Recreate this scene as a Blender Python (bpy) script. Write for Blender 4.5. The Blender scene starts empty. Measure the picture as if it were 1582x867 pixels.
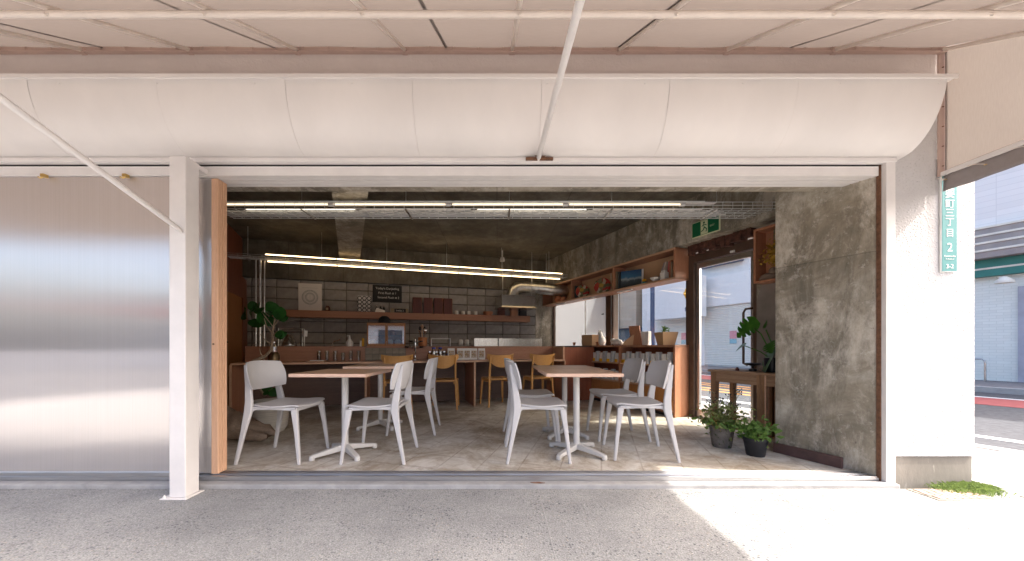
import bpy, bmesh, math, random
from mathutils import Vector, Matrix
random.seed(7)
R = math.radians
sc = bpy.context.scene
C = sc.collection

# ------------------------------------------------------------------ camera
F, CX, CY, H = 540.0, 768.0, 536.0, 0.93      # focal length / principal point in photo pixels, eye height
cd = bpy.data.cameras.new('camera'); cam = bpy.data.objects.new('camera', cd); C.objects.link(cam)
cam.location = (0, 0, H); cam.rotation_euler = (R(90), 0, 0)
cd.sensor_width = 36; cd.lens = 36 * F / 1582
cd.shift_x = (791 - CX) / 1582; cd.shift_y = (CY - 433.5) / 1582
cd.clip_start = 0.05; cd.clip_end = 500
sc.camera = cam

# ------------------------------------------------------------------ world, sun, exposure
SUN = Vector((0.95, -0.17, 1.0))               # direction towards the sun
world = bpy.data.worlds.new('World'); sc.world = world; world.use_nodes = True
wn = world.node_tree; wn.nodes.clear()
sky = wn.nodes.new('ShaderNodeTexSky'); sky.sky_type = 'NISHITA'; sky.sun_disc = False
sky.sun_elevation = math.atan2(SUN.z, math.hypot(SUN.x, SUN.y)); sky.sun_rotation = math.atan2(SUN.x, SUN.y)
sky.air_density = 0.8; sky.dust_density = 7; sky.ozone_density = 0.4
bg = wn.nodes.new('ShaderNodeBackground'); bg.inputs[1].default_value = 0.15
wo = wn.nodes.new('ShaderNodeOutputWorld')
wn.links.new(sky.outputs[0], bg.inputs[0]); wn.links.new(bg.outputs[0], wo.inputs[0])
sl = bpy.data.lights.new('sun', 'SUN'); sl.energy = 2.0; sl.angle = R(0.9); sl.color = (1, .95, .88)
so = bpy.data.objects.new('sun', sl); C.objects.link(so)
so.rotation_euler = SUN.to_track_quat('Z', 'Y').to_euler()
so.location = (8, -3, 10)
sc.view_settings.view_transform = 'Standard'; sc.view_settings.look = 'None'
sc.view_settings.gamma = 1; sc.view_settings.exposure = 2.15
sc.view_settings.use_curve_mapping = False
sc.render.engine = 'CYCLES'
sc.cycles.use_denoising = True
sc.cycles.max_bounces = 7; sc.cycles.diffuse_bounces = 4; sc.cycles.glossy_bounces = 3
sc.cycles.transparent_max_bounces = 12
sc.cycles.sample_clamp_indirect = 8
sc.cycles.use_adaptive_sampling = True; sc.cycles.adaptive_threshold = .02

# ------------------------------------------------------------------ frames
# W: x runs along the window wall towards the street corner, y outwards;  B: x along the back wall, y into it
RW = math.atan2(-.921, .389); RB = math.atan2(.2828, .959)
def W(s, n, z=0): return Vector((.389*s + .921*n, -.921*s + .389*n, z))
def B(a, b, z=0): return Vector((.959*a - .2828*b, .2828*a + .959*b, z))
def wx(px, n):                       # position along the window wall of the photo column px at distance n
    k = (px - CX) / F; Y = n / (.921*k + .389); return Y*(.389*k - .921)
def wz(px, py, n):
    k = (px - CX) / F; Y = n / (.921*k + .389); return H + (CY - py)*Y/F
def bx_(px, b):
    k = (px - CX) / F; Y = b / (.959 - .2828*k); return Y*(.959*k + .2828)
def bz(px, py, b):
    k = (px - CX) / F; Y = b / (.959 - .2828*k); return H + (CY - py)*Y/F

# ------------------------------------------------------------------ mesh builder
class MB:
    def __init__(self): self.v = []; self.f = []
    def add(self, vs, fs):
        o = len(self.v); self.v += [tuple(p) for p in vs]; self.f += [tuple(i + o for i in f) for f in fs]; return self
    def box(self, x0, x1, y0, y1, z0, z1):
        return self.add([(x0,y0,z0),(x1,y0,z0),(x1,y1,z0),(x0,y1,z0),(x0,y0,z1),(x1,y0,z1),(x1,y1,z1),(x0,y1,z1)],
                 [(0,3,2,1),(4,5,6,7),(0,1,5,4),(1,2,6,5),(2,3,7,6),(3,0,4,7)])
    def prism(self, poly, z0, z1):
        n = len(poly)
        vs = [(x,y,z0) for x,y in poly] + [(x,y,z1) for x,y in poly]
        return self.add(vs, [tuple(range(n))[::-1], tuple(range(n,2*n))] + [(i,(i+1)%n,(i+1)%n+n,i+n) for i in range(n)])
    def prismx(self, poly, x0, x1):      # poly in (y,z), extruded along x
        n = len(poly)
        vs = [(x0,y,z) for y,z in poly] + [(x1,y,z) for y,z in poly]
        return self.add(vs, [tuple(range(n))[::-1], tuple(range(n,2*n))] + [(i,(i+1)%n,(i+1)%n+n,i+n) for i in range(n)])
    def prismy(self, poly, y0, y1):      # poly in (x,z), extruded along y
        n = len(poly)
        vs = [(x,y0,z) for x,z in poly] + [(x,y1,z) for x,z in poly]
        return self.add(vs, [tuple(range(n)), tuple(range(n,2*n))[::-1]] + [(i,i+n,(i+1)%n+n,(i+1)%n) for i in range(n)])
    def loft(self, secs):                # secs: (x,y,z,dx,dy) full sizes, stacked
        vs = []; fs = []
        for (x,y,z,dx,dy) in secs:
            vs += [(x-dx/2,y-dy/2,z),(x+dx/2,y-dy/2,z),(x+dx/2,y+dy/2,z),(x-dx/2,y+dy/2,z)]
        m = len(secs)
        for i in range(m-1):
            for j in range(4): fs.append((4*i+j, 4*i+(j+1)%4, 4*i+4+(j+1)%4, 4*i+4+j))
        fs += [(3,2,1,0), tuple(4*(m-1)+j for j in range(4))]
        return self.add(vs, fs)
    def bar(self, p, q, w0, h0, w1=None, h1=None):   # rectangular bar, width horizontal, height vertical
        w1 = w0 if w1 is None else w1; h1 = h0 if h1 is None else h1
        p = Vector(p); q = Vector(q); d = (q-p).normalized()
        up = Vector((0,0,1)) if abs(d.z) < .95 else Vector((0,1,0))
        s = d.cross(up).normalized(); u = s.cross(d).normalized()
        vs = []
        for c,w,h in ((p,w0,h0),(q,w1,h1)):
            for a,b in ((-1,-1),(1,-1),(1,1),(-1,1)): vs.append(c + s*a*w/2 + u*b*h/2)
        return self.add(vs, [(0,1,2,3),(7,6,5,4),(0,4,5,1),(1,5,6,2),(2,6,7,3),(3,7,4,0)])
    def tube(self, pts, r, n=8, cap=True):
        pts = [Vector(p) for p in pts]; m = len(pts)
        rs = r if isinstance(r, (list,tuple)) else [r]*m
        vs = []; fs = []; ref = None
        for i,p in enumerate(pts):
            d = (pts[min(i+1,m-1)] - pts[max(i-1,0)]).normalized()
            if ref is None: ref = Vector((0,0,1)) if abs(d.z) < .9 else Vector((1,0,0))
            s = d.cross(ref).normalized(); u = s.cross(d).normalized(); ref = u
            for j in range(n):
                t = 2*math.pi*j/n; vs.append(p + (s*math.cos(t) + u*math.sin(t))*rs[i])
        for i in range(m-1):
            for j in range(n): fs.append((i*n+j, i*n+(j+1)%n, (i+1)*n+(j+1)%n, (i+1)*n+j))
        if cap: fs += [tuple(range(n))[::-1], tuple((m-1)*n+j for j in range(n))]
        return self.add(vs, fs)
    def lathe(self, prof, n=20, c=(0,0,0), cap=True):
        vs = []; fs = []; m = len(prof)
        for r,z in prof:
            for j in range(n):
                t = 2*math.pi*j/n; vs.append((c[0]+r*math.cos(t), c[1]+r*math.sin(t), c[2]+z))
        for i in range(m-1):
            for j in range(n): fs.append((i*n+j, i*n+(j+1)%n, (i+1)*n+(j+1)%n, (i+1)*n+j))
        if cap:
            if prof[0][0] > 1e-5: fs.append(tuple(range(n))[::-1])
            if prof[-1][0] > 1e-5: fs.append(tuple((m-1)*n+j for j in range(n)))
        return self.add(vs, fs)
    def grid(self, fn, nu, nv):
        vs = [fn(i/nu, j/nv) for j in range(nv+1) for i in range(nu+1)]
        fs = [(j*(nu+1)+i, j*(nu+1)+i+1, (j+1)*(nu+1)+i+1, (j+1)*(nu+1)+i) for j in range(nv) for i in range(nu)]
        return self.add(vs, fs)
    def shell(self, fn, fn2, nu, nv):    # two-sided sheet with closed rim
        o = len(self.v); m = (nu+1)*(nv+1)
        self.grid(fn, nu, nv)
        vs = [fn2(i/nu, j/nv) for j in range(nv+1) for i in range(nu+1)]
        fs = [((j+1)*(nu+1)+i, (j+1)*(nu+1)+i+1, j*(nu+1)+i+1, j*(nu+1)+i) for j in range(nv) for i in range(nu)]
        self.add(vs, fs)
        rim = [i for i in range(nu+1)] + [j*(nu+1)+nu for j in range(1,nv+1)] + [nv*(nu+1)+i for i in range(nu-1,-1,-1)] + [j*(nu+1) for j in range(nv-1,0,-1)]
        for a,b in zip(rim, rim[1:]+rim[:1]): self.f.append((o+b, o+a, o+m+a, o+m+b))
        return self
    def build(self, name, mat, parent=None, loc=None, rz=0, bevel=0, smooth=False, seg=2, mesh_only=False):
        me = bpy.data.meshes.new(name); me.from_pydata(self.v, [], self.f); me.update()
        bm = bmesh.new(); bm.from_mesh(me); bmesh.ops.recalc_face_normals(bm, faces=bm.faces); bm.to_mesh(me); bm.free()
        if mat: me.materials.append(M[mat] if isinstance(mat, str) else mat)
        if smooth:
            for p in me.polygons: p.use_smooth = True
            if smooth != 'full': me.set_sharp_from_angle(angle=R(40))
        if mesh_only: return me
        return link(name, me, parent, loc, rz, bevel, seg)
def link(name, me, parent=None, loc=None, rz=0, bevel=0, seg=2):
    o = bpy.data.objects.new(name, me); C.objects.link(o)
    if parent: o.parent = parent
    if loc is not None: o.location = loc
    o.rotation_euler = (0,0,rz)
    if bevel:
        b = o.modifiers.new('bevel','BEVEL'); b.width = bevel; b.segments = seg; b.limit_method = 'ANGLE'; b.harden_normals = False
    return o
def tag(o, label=None, cat=None, group=None, kind=None):
    if label: o['label'] = label
    if cat: o['category'] = cat
    if group: o['group'] = group
    if kind: o['kind'] = kind
    return o
def thing(name, label, cat, loc=(0,0,0), rz=0, group=None):
    o = bpy.data.objects.new(name, None); C.objects.link(o); o.location = loc; o.rotation_euler = (0,0,rz)
    o.empty_display_size = .1
    return tag(o, label, cat, group)
def struct(o): o['kind'] = 'structure'; return o
def dup(root, loc, rz, label=None, group=None):
    def cp(o, parent):
        c = o.copy(); C.objects.link(c); c.parent = parent
        for ch in list(o.children): cp(ch, c)
        return c
    r = cp(root, None); r.location = loc; r.rotation_euler = (0,0,rz)
    if label: r['label'] = label
    if group: r['group'] = group
    return r
def text_mesh(txt, size, align='CENTER', extrude=.0008):
    cu = bpy.data.curves.new('txt', 'FONT'); cu.body = txt; cu.size = size; cu.align_x = align; cu.align_y = 'CENTER'
    cu.extrude = extrude; cu.resolution_u = 3
    ob = bpy.data.objects.new('txt', cu); C.objects.link(ob)
    dg = bpy.context.evaluated_depsgraph_get(); me = bpy.data.meshes.new_from_object(ob.evaluated_get(dg))
    bpy.data.objects.remove(ob); bpy.data.curves.remove(cu)
    return me
def text(name, txt, size, mat, parent, loc, rot=(R(90),0,0), align='CENTER'):
    me = text_mesh(txt, size, align); me.name = name; me.materials.clear(); me.materials.append(M[mat])
    o = bpy.data.objects.new(name, me); C.objects.link(o); o.parent = parent; o.location = loc; o.rotation_euler = rot
    return o

# ------------------------------------------------------------------ materials
M = {}
def nt(name):
    m = bpy.data.materials.new(name); m.use_nodes = True; t = m.node_tree; t.nodes.clear()
    out = t.nodes.new('ShaderNodeOutputMaterial'); M[name] = m
    return m, t, out
def N(t, typ, **kw):
    n = t.nodes.new(typ)
    for k,v in kw.items():
        if isinstance(k, str) and hasattr(n, k) and k not in ('inputs',): setattr(n, k, v)
    return n
def L(t, a, b): t.links.new(a, b)
def rgba(c): return (c[0], c[1], c[2], 1)
def coords(t, stretch=(1,1,1), kind='Object', rot=(0,0,0)):
    tc = N(t, 'ShaderNodeTexCoord'); mp = N(t, 'ShaderNodeMapping'); mp.inputs['Scale'].default_value = stretch
    mp.inputs['Rotation'].default_value = rot
    L(t, tc.outputs[kind], mp.inputs[0]); return mp.outputs[0]
def noise(t, vec, scale, detail=4, rough=.6, dist=0):
    n = N(t, 'ShaderNodeTexNoise'); n.inputs['Scale'].default_value = scale; n.inputs['Detail'].default_value = detail
    n.inputs['Roughness'].default_value = rough; n.inputs['Distortion'].default_value = dist; L(t, vec, n.inputs['Vector']); return n.outputs['Fac']
def ramp(t, fac, stops):
    r = N(t, 'ShaderNodeValToRGB'); e = r.color_ramp.elements
    while len(e) < len(stops): e.new(.5)
    for i,(p,c) in enumerate(stops):
        e[i].position = p; e[i].color = rgba(c) if isinstance(c,(tuple,list)) else (c,c,c,1)
    L(t, fac, r.inputs[0]); return r.outputs[0]
def mix(t, fac, a, b, mode='MIX'):
    m = N(t, 'ShaderNodeMix'); m.data_type = 'RGBA'; m.blend_type = mode
    for sock,v in ((m.inputs[0],fac),(m.inputs[6],a),(m.inputs[7],b)):
        if isinstance(v,(int,float)): sock.default_value = v
        elif isinstance(v,(tuple,list)): sock.default_value = rgba(v)
        else: L(t, v, sock)
    return m.outputs[2]
def math_(t, op, a, b=0):
    m = N(t, 'ShaderNodeMath'); m.operation = op
    for i,v in enumerate((a,b)):
        if isinstance(v,(int,float)): m.inputs[i].default_value = v
        else: L(t, v, m.inputs[i])
    return m.outputs[0]
def bump(t, h, strength, dist=.01, prev=None):
    b = N(t, 'ShaderNodeBump'); b.inputs['Strength'].default_value = strength; b.inputs['Distance'].default_value = dist
    L(t, h, b.inputs['Height'])
    if prev is not None: L(t, prev, b.inputs['Normal'])
    return b.outputs[0]
def principled(t, out, col, rough=.5, metal=0, spec=.5, nrm=None):
    p = N(t, 'ShaderNodeBsdfPrincipled')
    for nm,v in (('Base Color',col),('Roughness',rough),('Metallic',metal),('Specular IOR Level',spec)):
        if isinstance(v,(int,float)): p.inputs[nm].default_value = v
        elif isinstance(v,(tuple,list)): p.inputs[nm].default_value = rgba(v)
        else: L(t, v, p.inputs[nm])
    if nrm is not None: L(t, nrm, p.inputs['Normal'])
    if out is not None: L(t, p.outputs[0], out.inputs[0])
    return p
def sc3(c, k): return tuple(min(1, x*k) for x in c)
def plain(name, col, rough=.5, metal=0, spec=.5, var=.12, scale=4, bmp=0, bscale=60, stretch=(1,1,1), objrand=0, wear=None, wearamt=.6):
    m, t, out = nt(name); v = coords(t, stretch)
    c = ramp(t, noise(t, v, scale, 5), [(.3, sc3(col,1-var)), (.7, sc3(col,1+var))])
    if objrand:
        oi = N(t, 'ShaderNodeObjectInfo'); g = ramp(t, oi.outputs['Random'], [(0,1-objrand),(1,1)]); c = mix(t, 1, c, g, 'MULTIPLY')
    if wear:
        w = ramp(t, noise(t, v, scale*2.5, 8, .7), [(wearamt,0),(wearamt+.05,1)]); c = mix(t, w, c, wear)
    nrm = bump(t, noise(t, v, bscale, 4), bmp, .004) if bmp else None
    principled(t, out, c, rough, metal, spec, nrm); return m
def wood(name, c1, c2, rough=.45, axis=0, scale=3, grain=26, bmp=.12, objrand=0):
    m, t, out = nt(name)
    st = [grain]*3; st[axis] = 1.2
    v = coords(t, tuple(x/8 for x in st)); f = noise(t, v, scale*2, 6, .65, .8)
    v2 = coords(t, tuple(x for x in st)); f2 = noise(t, v2, scale*5, 3, .6)
    c = ramp(t, f, [(.3,c1),(.7,c2)]); c = mix(t, .35, c, ramp(t, f2, [(.35,sc3(c1,.7)),(.65,sc3(c2,1.1))]))
    if objrand:
        oi = N(t, 'ShaderNodeObjectInfo'); g = ramp(t, oi.outputs['Random'], [(0,1-objrand),(1,1)]); c = mix(t, 1, c, g, 'MULTIPLY')
    principled(t, out, c, rough, 0, .4, bump(t, f2, bmp, .002)); return m
def emit(name, col, strength):
    m, t, out = nt(name); e = N(t, 'ShaderNodeEmission'); e.inputs[0].default_value = rgba(col); e.inputs[1].default_value = strength
    L(t, e.outputs[0], out.inputs[0]); return m
def fabric(name, col, trans, k=.5, stretch=(30,2,2)):
    m, t, out = nt(name); v = coords(t, stretch); f = noise(t, v, 6, 4)
    big = noise(t, coords(t), 1.5, 5)
    c = ramp(t, f, [(.3, sc3(col,.86)), (.7, sc3(col,1.08))]); c = mix(t, .5, c, ramp(t, big, [(.3,sc3(col,.8)),(.7,sc3(col,1.05))]))
    d = N(t, 'ShaderNodeBsdfDiffuse'); tr = N(t, 'ShaderNodeBsdfTranslucent'); tr.inputs[0].default_value = rgba(trans)
    L(t, c, d.inputs[0]); mx = N(t, 'ShaderNodeMixShader'); mx.inputs[0].default_value = k
    L(t, d.outputs[0], mx.inputs[1]); L(t, tr.outputs[0], mx.inputs[2]); L(t, mx.outputs[0], out.inputs[0]); return m
def leafmat(name, c1, c2, rough=.45, stretch=(1,1,1), scale=12):
    m, t, out = nt(name); v = coords(t); oi = N(t, 'ShaderNodeObjectInfo')
    c = ramp(t, noise(t, v, scale, 3), [(.3,c1),(.7,c2)])
    p = principled(t, None, c, rough, 0, .4); tr = N(t, 'ShaderNodeBsdfTranslucent'); L(t, mix(t, .5, c, sc3(c2,1.6)), tr.inputs[0])
    mx = N(t, 'ShaderNodeMixShader'); mx.inputs[0].default_value = .3
    L(t, p.outputs[0], mx.inputs[1]); L(t, tr.outputs[0], mx.inputs[2]); L(t, mx.outputs[0], out.inputs[0]); return m
def glassmat(name, tint=(.97,.99,.98), refl=.06, rough=0.0):
    m, t, out = nt(name); tr = N(t, 'ShaderNodeBsdfTransparent'); tr.inputs[0].default_value = rgba(tint)
    g = N(t, 'ShaderNodeBsdfGlossy'); g.inputs['Roughness'].default_value = rough
    fr = N(t, 'ShaderNodeLayerWeight'); fr.inputs[0].default_value = .5
    mx = N(t, 'ShaderNodeMixShader'); L(t, math_(t, 'ADD', math_(t, 'MULTIPLY', math_(t, 'POWER', fr.outputs[1], 4), .6), refl), mx.inputs[0])
    L(t, tr.outputs[0], mx.inputs[1]); L(t, g.outputs[0], mx.inputs[2]); L(t, mx.outputs[0], out.inputs[0]); return m

plain('white_paint', (.715,.675,.645), .42, var=.05, scale=2.2, bmp=.05, bscale=14, stretch=(1,1,.5))
plain('white_steel', (.73,.695,.67), .4, var=.05, scale=6, bmp=.08, bscale=40, wear=(.32,.22,.16), wearamt=.70)
plain('salmon_paint', (.52,.38,.325), .5, var=.06, scale=6, bmp=.1, bscale=60)
plain('cream_tube', (.70,.62,.555), .45, var=.06, scale=9, bmp=.05, wear=(.42,.22,.12), wearamt=.70)
plain('rust', (.16,.075,.04), .85, var=.4, scale=30, bmp=.6, bscale=90)
plain('black_gap', (.02,.018,.017), .8)
plain('aluminium', (.62,.62,.63), .32, 1, var=.1, scale=8, stretch=(.3,6,6), bmp=.05)
plain('steel', (.58,.56,.53), .25, 1, var=.12, scale=5, stretch=(8,1,1))
plain('galvanised', (.62,.61,.58), .38, 1, var=.18, scale=18)
plain('chrome', (.8,.8,.8), .08, 1, var=.02)
plain('brass', (.65,.45,.16), .3, 1)
plain('chair_plastic', (.52,.505,.50), .5, var=.03, scale=8, bmp=.04, bscale=200)
plain('table_steel', (.56,.54,.51), .42, var=.04, scale=6, bmp=.04, bscale=120)
wood('tabletop', (.45,.26,.155), (.60,.39,.25), .38, axis=1)
wood('table_edge', (.60,.39,.28), (.74,.52,.40), .5, axis=0, grain=40)
wood('ply', (.38,.155,.08), (.52,.245,.14), .42, axis=2)
wood('ply_h', (.31,.14,.08), (.45,.225,.135), .42, axis=0)
wood('ply_edge', (.48,.27,.16), (.64,.41,.27), .5, axis=0, grain=40)
wood('knee_ply_shaded', (.13,.08,.06), (.20,.125,.095), .5, axis=0)  # darker copy of the counter ply, under-counter shade put into the colour
wood('red_ply', (.23,.065,.035), (.33,.115,.06), .35, axis=2)
wood('stile_wood', (.60,.34,.20), (.74,.47,.31), .5, axis=2, grain=34)
wood('oak', (.50,.235,.065), (.64,.34,.11), .36, axis=2)
wood('old_wood', (.11,.055,.03), (.40,.22,.11), .75, axis=2, grain=30, bmp=.6)
wood('old_wood_h', (.19,.105,.06), (.42,.26,.15), .75, axis=0, grain=30, bmp=.6)
wood('orange_ply', (.38,.155,.045), (.47,.21,.07), .4, axis=2)
wood('driftwood', (.18,.125,.09), (.36,.27,.20), .8, axis=0, grain=18, bmp=.8)
wood('bark', (.24,.17,.11), (.42,.32,.22), .8, axis=2, bmp=.5)
wood('dark_red_wood', (.065,.014,.008), (.15,.038,.02), .35, axis=2)
plain('ceramic', (.74,.71,.66), .3, var=.04)
plain('white_print', (.70,.66,.62), .7, var=.03)
plain('grey_print', (.34,.34,.32), .8, var=.2, scale=20)
plain('blackboard', (.014,.014,.014), .75, var=.3)
plain('chalk', (.72,.70,.66), .9, var=.2, scale=60)
plain('black_cloth', (.008,.008,.009), .9)
plain('black_plastic', (.012,.013,.017), .35)
plain('black_metal', (.03,.028,.026), .4, .6)
plain('orange_enamel', (.46,.16,.045), .4)
plain('terracotta', (.40,.15,.07), .8, var=.2)
plain('cardboard', (.55,.34,.19), .85, var=.06)
plain('planter_wood', (.52,.32,.17), .7, var=.1)
plain('paper_white', (.74,.71,.66), .75, var=.05)
plain('tin_grey', (.66,.66,.66), .4, 0, var=.12, scale=20, objrand=.25)
plain('yellow_label', (.80,.42,.015), .6)
plain('tin_dark', (.18,.17,.165), .4, .3)
plain('book_tan', (.44,.35,.23), .7, objrand=.5)
plain('book_dark', (.05,.06,.06), .6)
plain('blue_cap', (.02,.03,.30), .4)
plain('pot_grey', (.15,.13,.115), .85, var=.35, scale=14, bmp=.4, wear=(.045,.06,.02), wearamt=.55)
plain('woven', (.60,.56,.49), .85, var=.15, scale=3, stretch=(1,1,60), bmp=.9, bscale=8)
plain('soil', (.05,.035,.025), .95, var=.4, scale=40)
plain('sign_green', (.004,.12,.045), .35, var=.05)
plain('sign_pale', (.62,.66,.42), .5)
plain('sign_teal', (.05,.225,.225), .35, var=.06)
plain('sign_white', (.82,.84,.82), .45)
plain('brass_dark', (.16,.11,.06), .35, .8)
plain('mortar', (.14,.125,.11), .95, var=.2, scale=20)
plain('zinc', (.62,.62,.61), .4, 0, var=.08)
plain('block', (.345,.32,.295), .92, var=.2, scale=9, bmp=.5, bscale=120, objrand=.22)
plain('old_block', (.30,.25,.19), .8, var=.25, scale=12, objrand=.25)
plain('plinth', (.225,.205,.175), .9, var=.22, scale=5, stretch=(1,1,.35), bmp=.4, bscale=70, wear=(.33,.31,.27), wearamt=.6)
plain('screed_patch', (.25,.215,.19), .8, var=.15, scale=5, bmp=.3)
plain('plaster_smear', (.36,.30,.27), .8, var=.2, scale=6, bmp=.3)
plain('broken_brick', (.09,.035,.022), .95, var=.5, scale=22, bmp=1, bscale=40)
plain('dark_frame', (.10,.058,.038), .5, var=.15)
plain('skirting', (.10,.052,.045), .6, var=.25, scale=9)
plain('fin_white', (.84,.83,.83), .5, var=.03)
plain('upper_wall', (.80,.79,.78), .7, var=.05)
plain('beige_wall', (.52,.43,.35), .8, var=.06)
plain('blue_frame', (.06,.085,.16), .5)
plain('far_glass', (.10,.13,.16), .12)
plain('far_grey', (.32,.29,.28), .7)
plain('far_green', (.035,.20,.175), .6, var=.1)
plain('far_stripe', (.72,.70,.62), .6)
plain('far_door', (.36,.38,.45), .5)
plain('orange_logo', (.85,.42,.02), .5)
plain('navy', (.02,.03,.12), .5)
plain('poster_pink', (.70,.32,.36), .6, var=.25, scale=25)
plain('poster_blue', (.30,.52,.60), .6, var=.35, scale=25)
plain('road_white', (.72,.72,.70), .9, 0, .05, var=.08, scale=20)
plain('road_orange', (.62,.30,.11), .9, 0, .05, var=.1, scale=20)
plain('road_red', (.36,.12,.115), .95, 0, .05, var=.1, scale=10)
plain('asphalt', (.105,.107,.115), .95, 0, .05, var=.2, scale=14, bmp=.4, bscale=160)
plain('kerbstone', (.40,.40,.39), .95, 0, .1, var=.1, scale=9, bmp=.2)
plain('paver', (.24,.225,.225), .95, 0, .08, var=.14, scale=12, bmp=.3)
plain('drain_tile', (.50,.36,.29), .85, var=.2, scale=20, objrand=.35)
plain('shutter_white', (.80,.78,.73), .5, var=.04)
plain('flower_yellow', (.42,.25,.03), .8, var=.3)
plain('painted_pink', (.52,.12,.11), .5, var=.3)
plain('plate_cream', (.55,.45,.30), .6)
emit('tube_warm', (1,.70,.38), 1.7)
emit('tube_front', (1,.80,.54), .5)
emit('tube_white', (1,.88,.70), .42)
fabric('awning', (.285,.245,.215), (.47,.385,.335), .12, (3,30,3))
fabric('awning_side', (.36,.32,.29), (.48,.415,.375), .13, (3,40,3))
fabric('flap', (.30,.27,.265), (.36,.32,.30), .2, (3,6,6))
plain('seam_dark', (.20,.17,.155), .8)
leafmat('leaf_dark', (.010,.050,.010), (.022,.11,.016), .38)
leafmat('leaf_green', (.06,.13,.02), (.18,.30,.07), .45)
leafmat('leaf_mix', (.09,.13,.03), (.28,.30,.11), .6)
leafmat('monstera', (.018,.09,.01), (.06,.19,.02), .35)
leafmat('grass', (.08,.13,.03), (.19,.26,.075), .6)
leafmat('dry_leaf', (.12,.075,.02), (.30,.19,.06), .8)
plain('stalk', (.16,.14,.07), .8)
glassmat('glass', refl=.05)
glassmat('cabinet_glass', (.9,.88,.86), .24, .01)
glassmat('drink_glass', (.86,.86,.84), .12, .02)

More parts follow.
